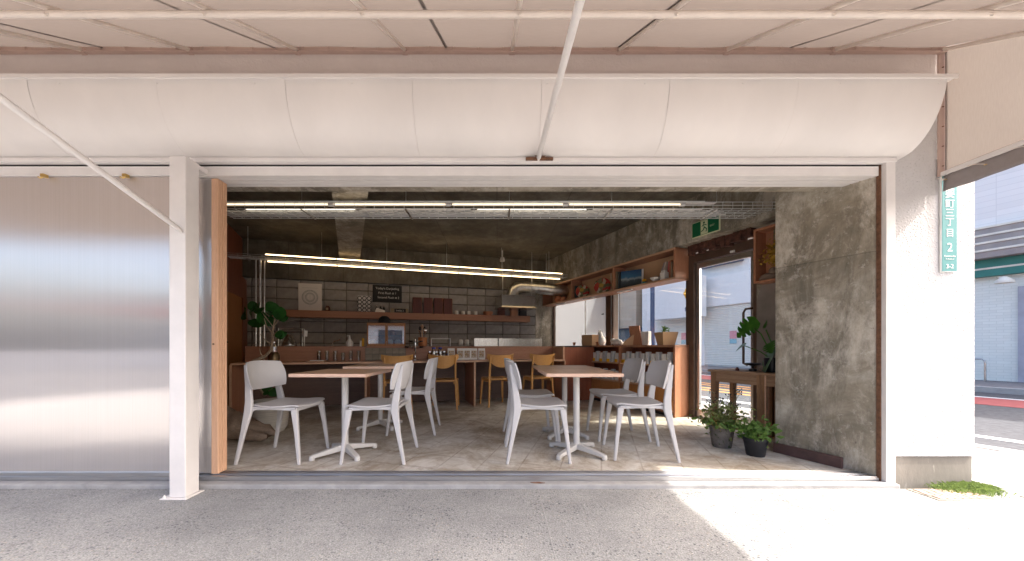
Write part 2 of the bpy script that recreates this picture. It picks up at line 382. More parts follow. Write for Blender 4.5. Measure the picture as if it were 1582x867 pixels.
def special():
    # stucco of the street front
    m,t,out = nt('stucco'); v = coords(t)
    a = noise(t, v, 30, 6, .62, .6); b = noise(t, v, 110, 3, .5)
    vo = N(t,'ShaderNodeTexVoronoi'); vo.inputs['Scale'].default_value = 58; L(t, v, vo.inputs['Vector'])
    big = noise(t, v, 3, 5, .7)
    c = ramp(t, big, [(.3,(.52,.50,.492)),(.7,(.58,.563,.556))])
    hh = mix(t, .5, a, ramp(t, vo.outputs['Distance'], [(0,1),(.5,0)]))
    n1 = bump(t, hh, .65, .010); n1 = bump(t, b, .2, .003, n1)
    principled(t, out, c, .75, 0, .3, n1)
    m,t,out = nt('stucco_awning_glow'); v = coords(t)  # upper front wall: glow through the awning put into a paler, pinker colour
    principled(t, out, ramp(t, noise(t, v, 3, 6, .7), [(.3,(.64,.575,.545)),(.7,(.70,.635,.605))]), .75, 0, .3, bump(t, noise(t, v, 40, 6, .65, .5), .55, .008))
    # exposed-aggregate paving
    m,t,out = nt('aggregate'); v = coords(t)
    vo = N(t,'ShaderNodeTexVoronoi'); vo.inputs['Scale'].default_value = 72; vo.inputs['Randomness'].default_value = 1; L(t, v, vo.inputs['Vector'])
    vs = N(t,'ShaderNodeTexVoronoi'); vs.inputs['Scale'].default_value = 230; L(t, v, vs.inputs['Vector'])
    sep = N(t,'ShaderNodeSeparateColor'); L(t, vo.outputs['Color'], sep.inputs[0])
    peb = ramp(t, sep.outputs[0], [(0,(.045,.052,.065)),(.26,(.10,.11,.13)),(.32,(.24,.235,.23)),(.6,(.36,.35,.335)),(.85,(.46,.40,.33)),(1,(.60,.58,.55))])
    sand = ramp(t, noise(t, v, 150, 3), [(.32,(.22,.215,.205)),(.68,(.48,.47,.455))])
    edge = ramp(t, vo.outputs['Distance'], [(.28,1),(.5,0)])
    pick = ramp(t, sep.outputs[1], [(.38,0),(.42,1)])
    clean = ramp(t, noise(t, v, 2.6, 7, .72, .5), [(.42,0),(.62,1)])
    fac = math_(t,'MULTIPLY', math_(t,'MULTIPLY', edge, pick), math_(t,'ADD', math_(t,'MULTIPLY', clean, .75), .25))
    c = mix(t, fac, sand, peb)
    st = noise(t, v, 1.1, 7, .7); c = mix(t, 1, c, ramp(t, st, [(.32,(.66,.675,.70)),(.5,(.86,.875,.89)),(.68,(1.04,1.05,1.055))]), 'MULTIPLY')
    cr = N(t,'ShaderNodeTexVoronoi'); cr.feature = 'DISTANCE_TO_EDGE'; cr.inputs['Scale'].default_value = .55; cv = N(t,'ShaderNodeVectorMath'); cv.operation = 'ADD'; L(t, v, cv.inputs[0]); nn = N(t,'ShaderNodeTexNoise'); nn.inputs['Scale'].default_value = 6; nn.inputs['Detail'].default_value = 6; L(t, v, nn.inputs['Vector']); vm = N(t,'ShaderNodeVectorMath'); vm.operation = 'SCALE'; vm.inputs['Scale'].default_value = .22; L(t, nn.outputs['Color'], vm.inputs[0]); L(t, vm.outputs[0], cv.inputs[1]); L(t, cv.outputs[0], cr.inputs['Vector'])
    c = mix(t, math_(t,'MULTIPLY', ramp(t, cr.outputs['Distance'], [(.0,1),(.0025,0)]), ramp(t, noise(t, v, .9, 3), [(.5,0),(.6,.7)])), c, (.12,.115,.11))
    spot = ramp(t, noise(t, v, 7, 5, .6), [(.66,0),(.72,.55)]); c = mix(t, spot, c, (.17,.165,.16))
    n1 = bump(t, math_(t,'ADD', math_(t,'MULTIPLY',fac,1.0), math_(t,'MULTIPLY', noise(t, v, 200, 3), .5)), .55, .004)
    principled(t, out, c, .85, 0, .3, n1)
    # smooth cement strip
    m,t,out = nt('cement'); v = coords(t)
    c = ramp(t, noise(t, v, 5, 9, .7, .6), [(.3,(.27,.265,.26)),(.7,(.42,.41,.40))])
    principled(t, out, c, .8, 0, .3, bump(t, noise(t, v, 90, 6), .35, .004))
    # interior floor: worn concrete with glue ghosts of old tiles
    m,t,out = nt('floor'); v = coords(t, rot=(0,0,0))
    a = noise(t, v, 1.5, 10, .74, .9); b = noise(t, v, 8, 8, .74, .7)
    c = ramp(t, a, [(.34,(.27,.215,.155)),(.43,(.41,.36,.295)),(.50,(.53,.49,.43)),(.60,(.64,.615,.57))])
    c = mix(t, ramp(t, b, [(.36,.6),(.52,0)]), c, (.27,.19,.115))
    c = mix(t, math_(t,'MULTIPLY', ramp(t, noise(t, v, 5, 8, .75, 1.), [(.55,0),(.66,1)]), .75), c, (.68,.65,.59))
    c = mix(t, ramp(t, noise(t, v, 1.6, 6, .7, .5), [(.58,0),(.70,.6)]), c, (.30,.19,.10))
    br = N(t,'ShaderNodeTexBrick'); br.offset = 0; br.inputs['Scale'].default_value = 1; br.inputs['Brick Width'].default_value = .303; br.inputs['Row Height'].default_value = .303
    br.inputs['Mortar Size'].default_value = .008; br.inputs['Mortar Smooth'].default_value = .6
    br.inputs['Color1'].default_value = (.9,.9,.9,1); br.inputs['Color2'].default_value = (1.05,1.03,1,1); br.inputs['Mortar'].default_value = (.62,.56,.50,1)
    L(t, coords(t, rot=(0,0,.29)), br.inputs['Vector'])
    c = mix(t, math_(t,'MULTIPLY', ramp(t, noise(t, v, 4, 6), [(.35,.25),(.6,1)]), .9), c, mix(t, 1, c, br.outputs[0], 'MULTIPLY'))
    rr = ramp(t, b, [(.3,.33),(.7,.7)])
    principled(t, out, c, rr, 0, .4, bump(t, b, .25, .004))
    # cast concrete with boarding marks
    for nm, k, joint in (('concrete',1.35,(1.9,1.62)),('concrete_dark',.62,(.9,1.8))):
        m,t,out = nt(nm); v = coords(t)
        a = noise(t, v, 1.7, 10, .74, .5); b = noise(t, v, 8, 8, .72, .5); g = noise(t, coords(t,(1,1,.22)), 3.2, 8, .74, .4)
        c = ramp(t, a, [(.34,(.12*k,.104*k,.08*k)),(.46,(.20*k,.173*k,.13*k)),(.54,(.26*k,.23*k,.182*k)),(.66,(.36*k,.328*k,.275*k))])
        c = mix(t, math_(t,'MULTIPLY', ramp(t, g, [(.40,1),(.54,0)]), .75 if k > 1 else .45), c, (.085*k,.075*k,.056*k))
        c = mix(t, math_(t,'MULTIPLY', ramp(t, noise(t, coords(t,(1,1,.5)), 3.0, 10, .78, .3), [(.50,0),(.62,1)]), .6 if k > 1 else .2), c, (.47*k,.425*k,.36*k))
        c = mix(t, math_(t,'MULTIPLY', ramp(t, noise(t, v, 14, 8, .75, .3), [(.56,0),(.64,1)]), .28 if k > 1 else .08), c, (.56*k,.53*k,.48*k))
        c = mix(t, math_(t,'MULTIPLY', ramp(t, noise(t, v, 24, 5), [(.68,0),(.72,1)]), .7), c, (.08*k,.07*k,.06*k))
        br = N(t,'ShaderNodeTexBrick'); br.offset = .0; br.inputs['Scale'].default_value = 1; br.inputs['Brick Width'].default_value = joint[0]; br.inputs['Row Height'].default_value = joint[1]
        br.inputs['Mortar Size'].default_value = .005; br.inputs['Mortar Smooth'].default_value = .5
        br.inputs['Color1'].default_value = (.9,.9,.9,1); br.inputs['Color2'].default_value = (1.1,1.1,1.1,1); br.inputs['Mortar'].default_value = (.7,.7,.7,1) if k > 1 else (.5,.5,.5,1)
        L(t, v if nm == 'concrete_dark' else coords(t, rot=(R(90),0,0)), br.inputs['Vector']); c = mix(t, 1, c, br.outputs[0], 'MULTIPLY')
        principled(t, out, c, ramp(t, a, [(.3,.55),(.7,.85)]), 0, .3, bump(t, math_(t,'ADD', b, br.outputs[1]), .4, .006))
    # twin-wall polycarbonate: fine upright ribs that smear reflections sideways
    m,t,out = nt('polycarbonate'); v = coords(t)
    f = noise(t, coords(t,(60,60,.15)), 2.2, 3, .6)
    n1 = bump(t, f, .12, .004)
    c = ramp(t, f, [(.3,(.55,.52,.505)),(.7,(.61,.58,.565))])
    d = N(t,'ShaderNodeBsdfDiffuse'); L(t, c, d.inputs[0])
    tr = N(t,'ShaderNodeBsdfTranslucent'); tr.inputs[0].default_value = (.6,.58,.56,1)
    g = N(t,'ShaderNodeBsdfGlossy'); g.inputs['Roughness'].default_value = .16; g.inputs['Anisotropy'].default_value = .8; g.inputs['Rotation'].default_value = .25; g.inputs[0].default_value = (.93,.875,.85,1)
    tg = N(t,'ShaderNodeTangent'); tg.direction_type = 'RADIAL'; tg.axis = 'Z'; L(t, tg.outputs[0], g.inputs['Tangent']); L(t, n1, g.inputs['Normal'])
    m1 = N(t,'ShaderNodeMixShader'); m1.inputs[0].default_value = .3; L(t, d.outputs[0], m1.inputs[1]); L(t, tr.outputs[0], m1.inputs[2])
    m2 = N(t,'ShaderNodeMixShader'); m2.inputs[0].default_value = .54; L(t, m1.outputs[0], m2.inputs[1]); L(t, g.outputs[0], m2.inputs[2])
    L(t, m2.outputs[0], out.inputs[0])
    # frosted sheet in the far window
    m,t,out = nt('frosted'); d = N(t,'ShaderNodeBsdfDiffuse'); d.inputs[0].default_value = (.50,.50,.50,1)
    tr = N(t,'ShaderNodeBsdfTranslucent'); tr.inputs[0].default_value = (.45,.46,.47,1)
    ts = N(t,'ShaderNodeBsdfTransparent'); g = N(t,'ShaderNodeBsdfGlossy'); g.inputs['Roughness'].default_value = .12
    m1 = N(t,'ShaderNodeMixShader'); m1.inputs[0].default_value = .6; L(t, d.outputs[0], m1.inputs[1]); L(t, tr.outputs[0], m1.inputs[2])
    m2 = N(t,'ShaderNodeMixShader'); m2.inputs[0].default_value = .12; L(t, m1.outputs[0], m2.inputs[1]); L(t, g.outputs[0], m2.inputs[2])
    m3 = N(t,'ShaderNodeMixShader'); m3.inputs[0].default_value = .25; L(t, m2.outputs[0], m3.inputs[1]); L(t, ts.outputs[0], m3.inputs[2]); L(t, m3.outputs[0], out.inputs[0])
    # small pale wall tiles / horizontal siding of the houses opposite
    for nm, c1, c2, w, h in (('mint_tile',(.78,.83,.79),(.68,.74,.70),.24,.08),('siding',(.84,.84,.83),(.74,.74,.74),6,.16),('beige_tile',(.50,.41,.32),(.42,.34,.27),.30,.45),('small_tile',(.30,.25,.175),(.21,.175,.125),.075,.075)):
        m,t,out = nt(nm); br = N(t,'ShaderNodeTexBrick'); br.inputs['Scale'].default_value = 1; br.inputs['Brick Width'].default_value = w; br.inputs['Row Height'].default_value = h
        br.offset = .5 if nm == 'mint_tile' else 0
        br.inputs['Mortar Size'].default_value = .006; br.inputs['Color1'].default_value = rgba(c1); br.inputs['Color2'].default_value = rgba(sc3(c1,.93)); br.inputs['Mortar'].default_value = rgba(sc3(c2,.95))
        L(t, coords(t, rot=(R(90),0,0)), br.inputs['Vector']); principled(t, out, br.outputs[0], .5, 0, .4, bump(t, br.outputs[1], .3, -.004))
    # painted round paper fans
    m,t,out = nt('fan_print'); v = coords(t); vo = N(t,'ShaderNodeTexVoronoi'); vo.inputs['Scale'].default_value = 17; L(t, v, vo.inputs['Vector'])
    sep = N(t,'ShaderNodeSeparateColor'); L(t, vo.outputs['Color'], sep.inputs[0])
    c = ramp(t, sep.outputs[0], [(.0,(.45,.03,.02)),(.34,(.52,.07,.03)),(.38,(.55,.44,.28)),(.6,(.60,.50,.36)),(.63,(.12,.15,.05)),(.85,(.17,.17,.07)),(1,(.55,.33,.05))])
    for e in t.nodes:
        if e.type == 'VALTORGB': e.color_ramp.interpolation = 'LINEAR'
    principled(t, out, c, .6)
    # book jacket: blue sky over dark hills
    m,t,out = nt('jacket'); v = coords(t); sx = N(t,'ShaderNodeSeparateXYZ'); L(t, v, sx.inputs[0])
    c = ramp(t, math_(t,'ADD', math_(t,'MULTIPLY', sx.outputs[2], 3.2), math_(t,'MULTIPLY', noise(t, v, 14, 4), .35)), [(.25,(.015,.02,.02)),(.5,(.05,.07,.08)),(.62,(.30,.35,.36)),(.72,(.04,.14,.24)),(1,(.02,.07,.16))])
    principled(t, out, c, .35)
    # tea bag print
    m,t,out = nt('tea_print'); v = coords(t); oi = N(t,'ShaderNodeObjectInfo')
    c = ramp(t, noise(t, v, 38, 3, .5, 1.2), [(.36,(.03,.03,.02)),(.44,(.62,.58,.48)),(.5,(.42,.12,.03)),(.56,(.10,.14,.03)),(.62,(.60,.55,.46)),(.7,(.55,.33,.05))])
    principled(t, out, c, .4)
special()

# ================================================================== SETTING: ground, street
GZ = -.055
def wpoly(pts): return [tuple(W(s,n)[:2]) for s,n in pts]
struct(MB().box(-150,150,-150,150,-.5,-.26).build('ground','asphalt'))
struct(MB().prism([(-9,-3.2),(W(4.6,5.72)[0],W(4.6,5.72)[1]),tuple(W(-1.2,5.72)[:2]),tuple(W(-1.2,4.9)[:2]),(3.55,2.66),(3.41,2.425),(-9,2.425)], -.25, GZ).build('forecourt','aggregate'))
struct(MB().box(-9,2.80,2.425,2.497,-.2,-.026).build('threshold_kerb','cement',bevel=.008))
pv = struct(MB().prism(wpoly([(-1.19,4.3),(-1.19,5.72),(-40,5.72),(-40,4.3)]), -.25, -.066).build('pavement','paver'))
kb = MB()
struct(MB().prism(wpoly([(12,5.9),(12,14.0),(-60,14.0),(-60,5.9)]), -.255, -.16).build('road','asphalt'))
me = MB().box(-.295,.295,0,.17,-.2,GZ-.002).build('kerb_stone','kerbstone',mesh_only=True)
kr = struct(MB().prism(wpoly([(12,5.72),(12,5.9),(-30,5.9),(-30,5.72)]), -.25,-.17).build('kerb','kerbstone'))
for i in range(40):
    s = 4.0 - i*.6
    o = link('kerb_stone', me, kr, W(s,5.725), RW, .01)
def strip(name, n0, n1, mat_, z=-.155, s0=12, s1=-60):
    return struct(MB().prism(wpoly([(s0,n0),(s0,n1),(s1,n1),(s1,n0)]), z-.006, z).build(name, mat_))
strip('edge_line',6.98,7.14,'road_white')
for i,n in enumerate((8.2,8.66,9.32,9.78)): strip('centre_line',n,n+.15,'road_orange',s0=-4.6)
strip('red_lane',11.0,12.5,'road_red',-.154)
strip('edge_line',12.58,12.74,'road_white')
struct(MB().prism(wpoly([(12,14.0),(12,14.2),(-60,14.2),(-60,14.0)]), -.25, -.03).build('far_kerb','kerbstone'))
struct(MB().prism(wpoly([(12,14.2),(12,30),(-60,30),(-60,14.2)]), -.25, -.035).build('far_pavement','paver'))

# drain covers, paving joint
def drain(label, c, ang, nx, ny, w, h):
    t = thing('drain_cover', label, 'drain cover', (c[0],c[1],GZ), ang)
    MB().box(-nx*w/2-.012,nx*w/2+.012,-ny*h/2-.012,ny*h/2+.012,.001,.004).build('frame','plinth',t)
    me = MB().box(-w/2+.004,w/2-.004,-h/2+.004,h/2-.004,.004,.009).build('tile','drain_tile',mesh_only=True)
    for i in range(nx):
        for j in range(ny): link('tile', me, t, ((i-nx/2+.5)*w+(.0 if j%2 else .012),(j-ny/2+.5)*h,0), 0, .002)
drain('brick patterned drain cover in the paving before the white pier', (3.02,2.33), .02, 7, 3, .052, .052)
drain('brick patterned drain cover at the right edge by the kerb', (3.62,2.22), .02, 6, 3, .055, .05)
j = MB(); j.bar((.285,2.42,GZ+.0005),(.20,-3,GZ+.0005),.005,.002); struct(j.build('paving_joint','cement'))
g = MB()
for i in range(3200):
    t = random.random(); r = random.gauss(0,1)
    x = 3.04 + .40*t + random.gauss(0,.02); y = 2.40 + .04*t + random.gauss(0,.045*(1.2-abs(t-.55)))
    if y > 2.485 and x < 3.42: y = 2.47
    h = random.uniform(.010,.030)*(1.3-1.1*abs(t-.6)); a = random.uniform(0,6.28); l = h*random.uniform(.3,1.2); w = .0022
    dx,dy = math.cos(a),math.sin(a)
    g.add([(x-dy*w,y+dx*w,GZ),(x+dy*w,y-dx*w,GZ),(x+dx*l*.5+dy*w*.8,y+dy*l*.5-dx*w*.8,GZ+h*.8),(x+dx*l,y+dy*l,GZ+h*.9)],[(0,1,2),(0,2,3)])
tag(g.build('grass_tuft','grass'),'bright green grass tuft at the foot of the white pier','grass',kind='stuff')

# ================================================================== SETTING: shop shell
floor_poly = [(-9,2.62),(3.40,2.62),(1.24,7.90),(-9,4.86)]
struct(MB().prism(floor_poly,-.2,0).build('floor','floor'))
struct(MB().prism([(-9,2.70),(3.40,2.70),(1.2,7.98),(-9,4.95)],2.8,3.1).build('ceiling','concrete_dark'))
fw = struct(MB().box(-9,3.41,2.5,2.699,2.634,5.4).box(-9,2.858,2.5,2.699,2.262,2.634).build('front_wall','stucco_awning_glow'))
struct(MB().box(2.858,3.411,2.4985,2.699,2.2615,2.634).build('corner_wall','stucco'))
struct(MB().box(-9,2.6,2.70,2.86,2.2,2.795).build('lintel','concrete'))
pier = struct(MB().prism([(2.724,2.524),(3.40,2.524),tuple(W(-1.887,4.118)[:2]),(2.458,3.087)],-.2,2.797).build('concrete_pier','concrete'))
st = struct(MB().box(2.812,3.411,2.4975,2.5235,.148,2.2615).build('stucco_pier_face','stucco'))
struct(MB().box(2.812,3.405,2.508,2.5235,-.2,.142).build('plinth','plinth'))
o = struct(MB().box(-1.9,-1.43,3.452,3.474,0,.085).build('skirting_board','skirting',rz=RW,bevel=.003))
ps = [(-1.886,.12),(-1.886,2.19)]
for i in range(26): ps.append((-1.80+.03*math.sin(i*1.7)+random.uniform(-.02,.02)-(.03 if i < 8 else 0),2.19-i*.083))
struct(MB().prismy(ps,3.4715,3.4735).build('plaster_smear','plaster_smear',rz=RW))
# outer wall of the window side (frame W)
ww = MB().box(-6.9,-3.30,4.20,4.30,-.2,.90); ww.box(-2.44,-1.80,4.14,4.30,-.2,2.25); ww.box(-8.5,-1.8,3.95,4.30,2.25,2.797)
struct(ww.build('window_wall','concrete',rz=RW))
struct(MB().box(-7.2,-6.72,3.75,4.32,-.2,2.249).build('corner_column','concrete',rz=RW))
hd = MB()
for i in range(16):
    s = -3.26 + i*.05; hd.box(s,s+.047,4.06+random.uniform(0,.05),4.19,2.15+random.uniform(-.03,.02),2.249)
struct(hd.build('broken_brick_header','broken_brick',rz=RW))
sp = MB()
pts = [(-2.40,.0),(-1.89,.0),(-1.89,1.66),(-2.25,1.66),(-2.33,1.63),(-2.375,1.57),(-2.40,1.48)]
for i in range(12): pts.append((-2.40-random.uniform(0,.02),1.40-i*.12))
sp.prismy(pts[:7]+pts[7:],4.10,4.139); struct(sp.build('screed_panel','screed_patch',rz=RW))
# back wall: mortar bed with single blocks
bwl = struct(MB().box(-2.60,3.1,7.13,7.33,-.2,2.14).build('back_wall','mortar',rz=RB))
blk = MB().box(-.1855,.1855,-.022,.02,-.092,.092).build('block','block',mesh_only=True)
for c in range(15):
    for r in range(8):
        a = -1.246 + .385*(c-3) - .1925; z = .796 + .2*r - .1
        if z > 2.1: continue
        o = link('block', blk, bwl, (a, 7.128+random.uniform(-.004,.004), z), 0, .006, 1)
top = MB().box(-.1855,.1855,-.022,.02,-.058,.050).build('block','block',mesh_only=True)
for c in range(15): link('block', top, bwl, (-1.246+.385*(c-3)-.1925, 7.128+random.uniform(-.004,.004), 2.072), random.uniform(-.008,.008), .006, 1)
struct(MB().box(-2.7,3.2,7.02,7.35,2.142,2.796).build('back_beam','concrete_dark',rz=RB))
struct(MB().box(-8.2,-3.78,-1.85,-1.70,-.2,2.797).build('left_wall','red_ply',rz=RW))
# downstand beam crossing the room (runs parallel to the window wall)
struct(MB().box(-7.1,-2.9,-.16,.17,2.46,2.797).build('ceiling_beam','concrete',rz=RW))
struct(MB().box(-9,-8.9,2.6,5.2,-.2,2.797).build('end_wall','red_ply'))
# canopy slab added outside, sized to cut the sun entering window and door
tag(MB().box(-4.95,-2.3,4.32,5.22,2.40,2.48).build('added_shade_canopy','far_grey',rz=RW,bevel=.01),'flat grey canopy added outside to shade the side window and door','canopy')

# ================================================================== STREET FRONT: fascia, door frame, post, doors
prof = []
for i in range(25):
    t = i/24*math.pi/2; prof.append((2.50-.277*math.cos(t)**.85, 2.634-.37*math.sin(t)**1.25))
prof = sorted(prof, key=lambda p: -p[1])
fa = thing('curved_fascia','long curved white sheet metal fascia above the shop opening','fascia',(0,2.5,2.26))
seams = [-6.28,-5.46,-4.64,-3.82,-2.99,-2.17,-1.35,-.54,.284,1.10,1.92,2.859]
for i,(x0,x1) in enumerate(zip(seams,[q-.0014 for q in seams[1:-1]]+seams[-1:])):
    off = .0007*(i%2)
    def fn(u,v,x0=x0,x1=x1,off=off,i=i):
        k = v*24; a = int(min(k,23)); f = k-a
        y = prof[a][0]*(1-f)+prof[a+1][0]*f; z = prof[a][1]*(1-f)+prof[a+1][1]*f
        X_ = x0+(x1-x0)*u; wob = (.0035*math.sin(X_*3.1)+.003*math.sin(X_*7.7+3*v)+.0015*math.sin(X_*17+v*9))*math.sin(v*math.pi)
        return (x0+(x1-x0)*u, y-2.5-off+wob, z-2.26)
    MB().grid(fn,16,48).build('sheet_panel','white_paint',fa,smooth='full')
MB().box(-6.28,2.90,-.30,0,.374,.386).box(-6.28,2.90,-.305,-.297,.362,.386).build('drip_edge','white_paint',fa)
MB().prismx([(y-2.5,z-2.26) for y,z in prof]+[(-.001,.374)],2.853,2.862).build('end_plate','white_paint',fa)
sm = MB()
for x in [2.84,2.3,1.5,.9,.0,-.9,-1.7,-2.6]: sm.lathe([(.005,0),(.005,.004),(0,.005)],8,(0,0,0))
rv = MB().lathe([(.006,0),(.005,.003),(0,.0045)],8).build('rivet','white_steel',mesh_only=True)
for i in range(14):
    o = link('rivet', rv, fa, (2.80-.62*i, prof[1][0]-2.5-.006, prof[1][1]-2.26-.02)); o.rotation_euler = (R(90),0,0)

df = thing('door_frame','white steel head rail and jamb of the wide shop opening','door frame',(0,2.5,0))
MB().box(-6.2,2.812,-.045,-.002,2.232,2.262).build('head_angle','white_steel',df,bevel=.002)
MB().box(-6.2,2.73,.006,.19,2.2225,2.231).build('slot','black_gap',df)
for i in range(4):
    y = .0+.048*i
    MB().box(-6.2,2.73-.008*i,y,y+.040,2.157 if i else 2.155,2.222).build('rail','white_steel',df,bevel=.002)
MB().box(2.745,2.811,-.035,-.001,GZ-.0,2.2615).build('jamb','white_steel',df,bevel=.003)
MB().box(2.735,2.744,-.004,.022,GZ+.01,2.23).build('jamb_edge','rust',df)
MB().box(-2.166,-2.148,-.05,-.004,GZ,2.23).build('jamb_flange','black_gap',df)
MB().box(-2.182,-2.167,-.052,-.004,GZ,2.23).build('jamb_angle','white_steel',df)
MB().box(-6.2,2.73,-.001,.119,-.2,-.008).build('sill','aluminium',df)
for y,w_ in ((.0,.022),(.058,.008),(.088,.008),(.112,.007)): MB().box(-6.2,2.72,y,y+w_,-.008,.003).build('track','aluminium',df,bevel=.0015,seg=1)
MB().box(.20,.39,-.07,-.047,2.236,2.25).add([(.27,-.072,2.25),(.33,-.072,2.25),(.34,-.066,2.262),(.26,-.066,2.262)],[(0,1,2,3)]).build('rusty_plate','rust',df)
MB().prism([(.285+.05*math.cos(q*.628)*(1+.3*math.sin(q*5)),-.042+.014*math.sin(q*.628)*(1+.3*math.cos(q*3))) for q in range(10)],-.027,-.0245).build('rust_spot','rust',df)
for x in (-3.22,-2.64): MB().box(x-.012,x+.012,-.03,-.0,2.135,2.156).tube([(x-.02,-.032,2.13),(x,-.036,2.12),(x+.02,-.032,2.13)],.005).build('hook','brass',df)

pt = thing('steel_post','square white steel post left of the shop opening','post',(-2.075,2.32,GZ))
MB().box(-.053,.053,-.053,.053,.008,2.225).build('post_tube','white_steel',pt,bevel=.005)
MB().box(-.095,.075,-.075,.07,0,.008).build('base_plate','white_steel',pt,bevel=.002)
for x,y in ((-.078,-.058),(-.078,.05),(.062,-.062)): MB().lathe([(.009,.008),(.009,.018),(.004,.019),(.004,.026)],6,(x,y,0)).build('bolt','white_steel',pt)
MB().box(-.05,.05,.053,.13,2.19,2.22).build('bracket','white_steel',pt)

def poly_sheet(x0,x1,y,z0,z1,bow):
    def fn(u,v): return (x0+(x1-x0)*u, y+bow*math.sin(v*math.pi*1.0)*(.6+.4*math.sin(u*2+.5))+bow*.10*math.sin(v*7+u*1.5), z0+(z1-z0)*v)
    def f2(u,v): p = fn(u,v); return (p[0],p[1]+.006,p[2])
    return MB().shell(fn,f2,24,40)
for x0,x1,lab in ((-4.02,-2.19,'translucent ribbed plastic sliding door left of the white post'),(-5.9,-4.04,None)):
    if not lab: continue
    d = thing('polycarbonate_door',lab,'sliding door',((x0+x1)/2,2.5,0))
    w = (x1-x0)/2
    poly_sheet(-w+.01,w-.01,.012,.03,2.15,.004).build('panel','polycarbonate',d,smooth=True)
    MB().box(-w,w,.004,.032,.004,.032).build('bottom_rail','aluminium',d,bevel=.002)
    MB().box(-w,-w+.012,.004,.032,.033,2.15).build('side_rail','aluminium',d)
names = ['foremost of the four wood edged sliding doors stacked at the left','second of the four wood edged sliding doors stacked at the left','third of the four wood edged sliding doors stacked at the left','rearmost of the four wood edged sliding doors stacked at the left']
for i in range(4):
    y = 2.535+.0245*i
    d = thing('sliding_door',names[i],'sliding door',(-2.025,y,0),0,'sliding doors folded back on their rails')
    MB().box(-.048+.004*i,-.0015*i,0,.0190,.008,2.152).build('stile','stile_wood',d,bevel=.0025)
    poly_sheet(-1.2,-.049,.006,.012,2.150,.002).build('panel','polycarbonate',d,smooth=True)
    if i == 0: MB().lathe([(.006,0),(.007,.004),(0,.005)],10).build('knob','brass_dark',d,loc=(-.03,-.001,.95)).rotation_euler = (R(90),0,0)

# ------------------------------------------------------------------ awning
SL = .59
def az(y, d=0): return 3.062 - SL*(2.49-y) - d
aw = thing('awning','sloping beige fabric awning on a cream pipe frame over the shop front','awning',(0,2.49,3.06))
def A(p): return (p[0],p[1]-2.49,p[2]-3.06)
AX0,AX1,AY0 = -6.5,3.165,.95
sm_x = [-.361+1.22*k for k in range(-5,4)]
ed = [x for x in sm_x if AX0 < x < AX1]; ed = [AX0]+ed+[AX1]
for x0,x1 in zip(ed,ed[1:]):
    def fn(u,v,x0=x0,x1=x1):
        y = AY0+(2.485-AY0)*v; x = x0+(x1-x0)*u
        return A((x,y,az(y)+.004*math.sin((x-.106)/.76*math.pi*2)-.006*math.sin(v*math.pi)))
    MB().grid(fn,12,10).build('fabric_panel','awning',aw,smooth='full')
for x in ed[1:-1]:
    MB().bar(A((x,AY0,az(AY0,.004))),A((x,2.48,az(2.48,.004))),.018,.003).build('seam','seam_dark',aw)
for k in range(-8,5):
    x = .106+.76*k
    if x > AX1 or x < AX0: continue
    MB().tube([A((x,AY0,az(AY0,.020))),A((x,2.475,az(2.475,.020)))],.0125,8).build('rib','cream_tube',aw,smooth=True)
    MB().box(x-.02,x+.02,-.03,-.001,-.055,-.015).build('clip','salmon_paint',aw,bevel=.003)
MB().box(AX0,AX1+.03,-.012,-.0,-.045,.03).box(AX0,AX1+.03,-.03,-.0,-.048,-.04).build('wall_bar','salmon_paint',aw,bevel=.002)
for i in range(50):
    x = AX1-.1-.178*i
    if x < AX0+.1: break
    MB().tube([(x,-.014,-.035),(x+.004,-.022,-.02),(x+.012,-.02,0)],.004,6).build('hook','salmon_paint',aw)
yp = 1.70
MB().tube([A((AX0,yp,az(yp,.050))),A((AX1+.03,yp,az(yp,.050)))],.0165,10).build('cross_pipe','cream_tube',aw,smooth=True)
MB().tube([A((AX0,AY0,az(AY0,.03))),A((AX1,AY0,az(AY0,.03)))],.018,10).build('front_pipe','cream_tube',aw,smooth=True)
for x in [.106+.76*k for k in range(-8,5)]:
    MB().tube([A((x-.03,yp,az(yp,.032))),A((x,yp-.018,az(yp,.068))),A((x+.03,yp,az(yp,.032)))],.005,6).build('tie','cream_tube',aw)
MB().tube([A((.29,2.46,2.252)),A((.29,.97,az(.97,.05)))],.017,10).build('strut','white_steel',aw,smooth=True)
MB().tube([A((-2.04,2.262,1.672)),A((-2.04,2.235,1.688)),A((-2.05,.97,az(.97,.05)))],[.010,.016,.016],10).build('strut','white_steel',aw,smooth=True)
# right-hand side sheet with bottom bar and laced flap
XS = 3.17
def sd(u,v):
    y = AY0+.02+(2.475-AY0-.02)*u; zb = 2.165; zt = max(az(y)-.004, zb+.001); z = zb+(zt-zb)*v
    return A((XS+.006*math.sin(u*9)*math.sin(v*3.1), y, z))
MB().grid(sd,24,10).build('side_sheet','awning_side',aw,smooth='full')
MB().bar(A((XS-.012,.96,2.155)),A((XS-.012,2.485,2.155)),.026,.028).build('bottom_bar','white_steel',aw,bevel=.003)
def fl(u,v):
    y = .96+(2.478-.96)*u; return A((XS-.004+.006*math.sin(u*30)*(1-v)+.004*math.sin(u*57), y, 2.03+(2.146-2.03)*v))
MB().grid(fl,60,4).build('flap','flap',aw,smooth='full').modifiers.new('t','SOLIDIFY').thickness = .002
for i in range(7):
    y = 2.46-.2*i; MB().tube([A((XS-.015,y,2.112)),A((XS-.03,y+.03,2.128)),A((XS-.025,y+.08,2.14))],.0025,5).build('lacing','cream_tube',aw)
    MB().lathe([(.007,-.002),(.008,0),(.007,.002)],8,A((XS-.012,y,2.108))).build('eyelet','brass',aw)
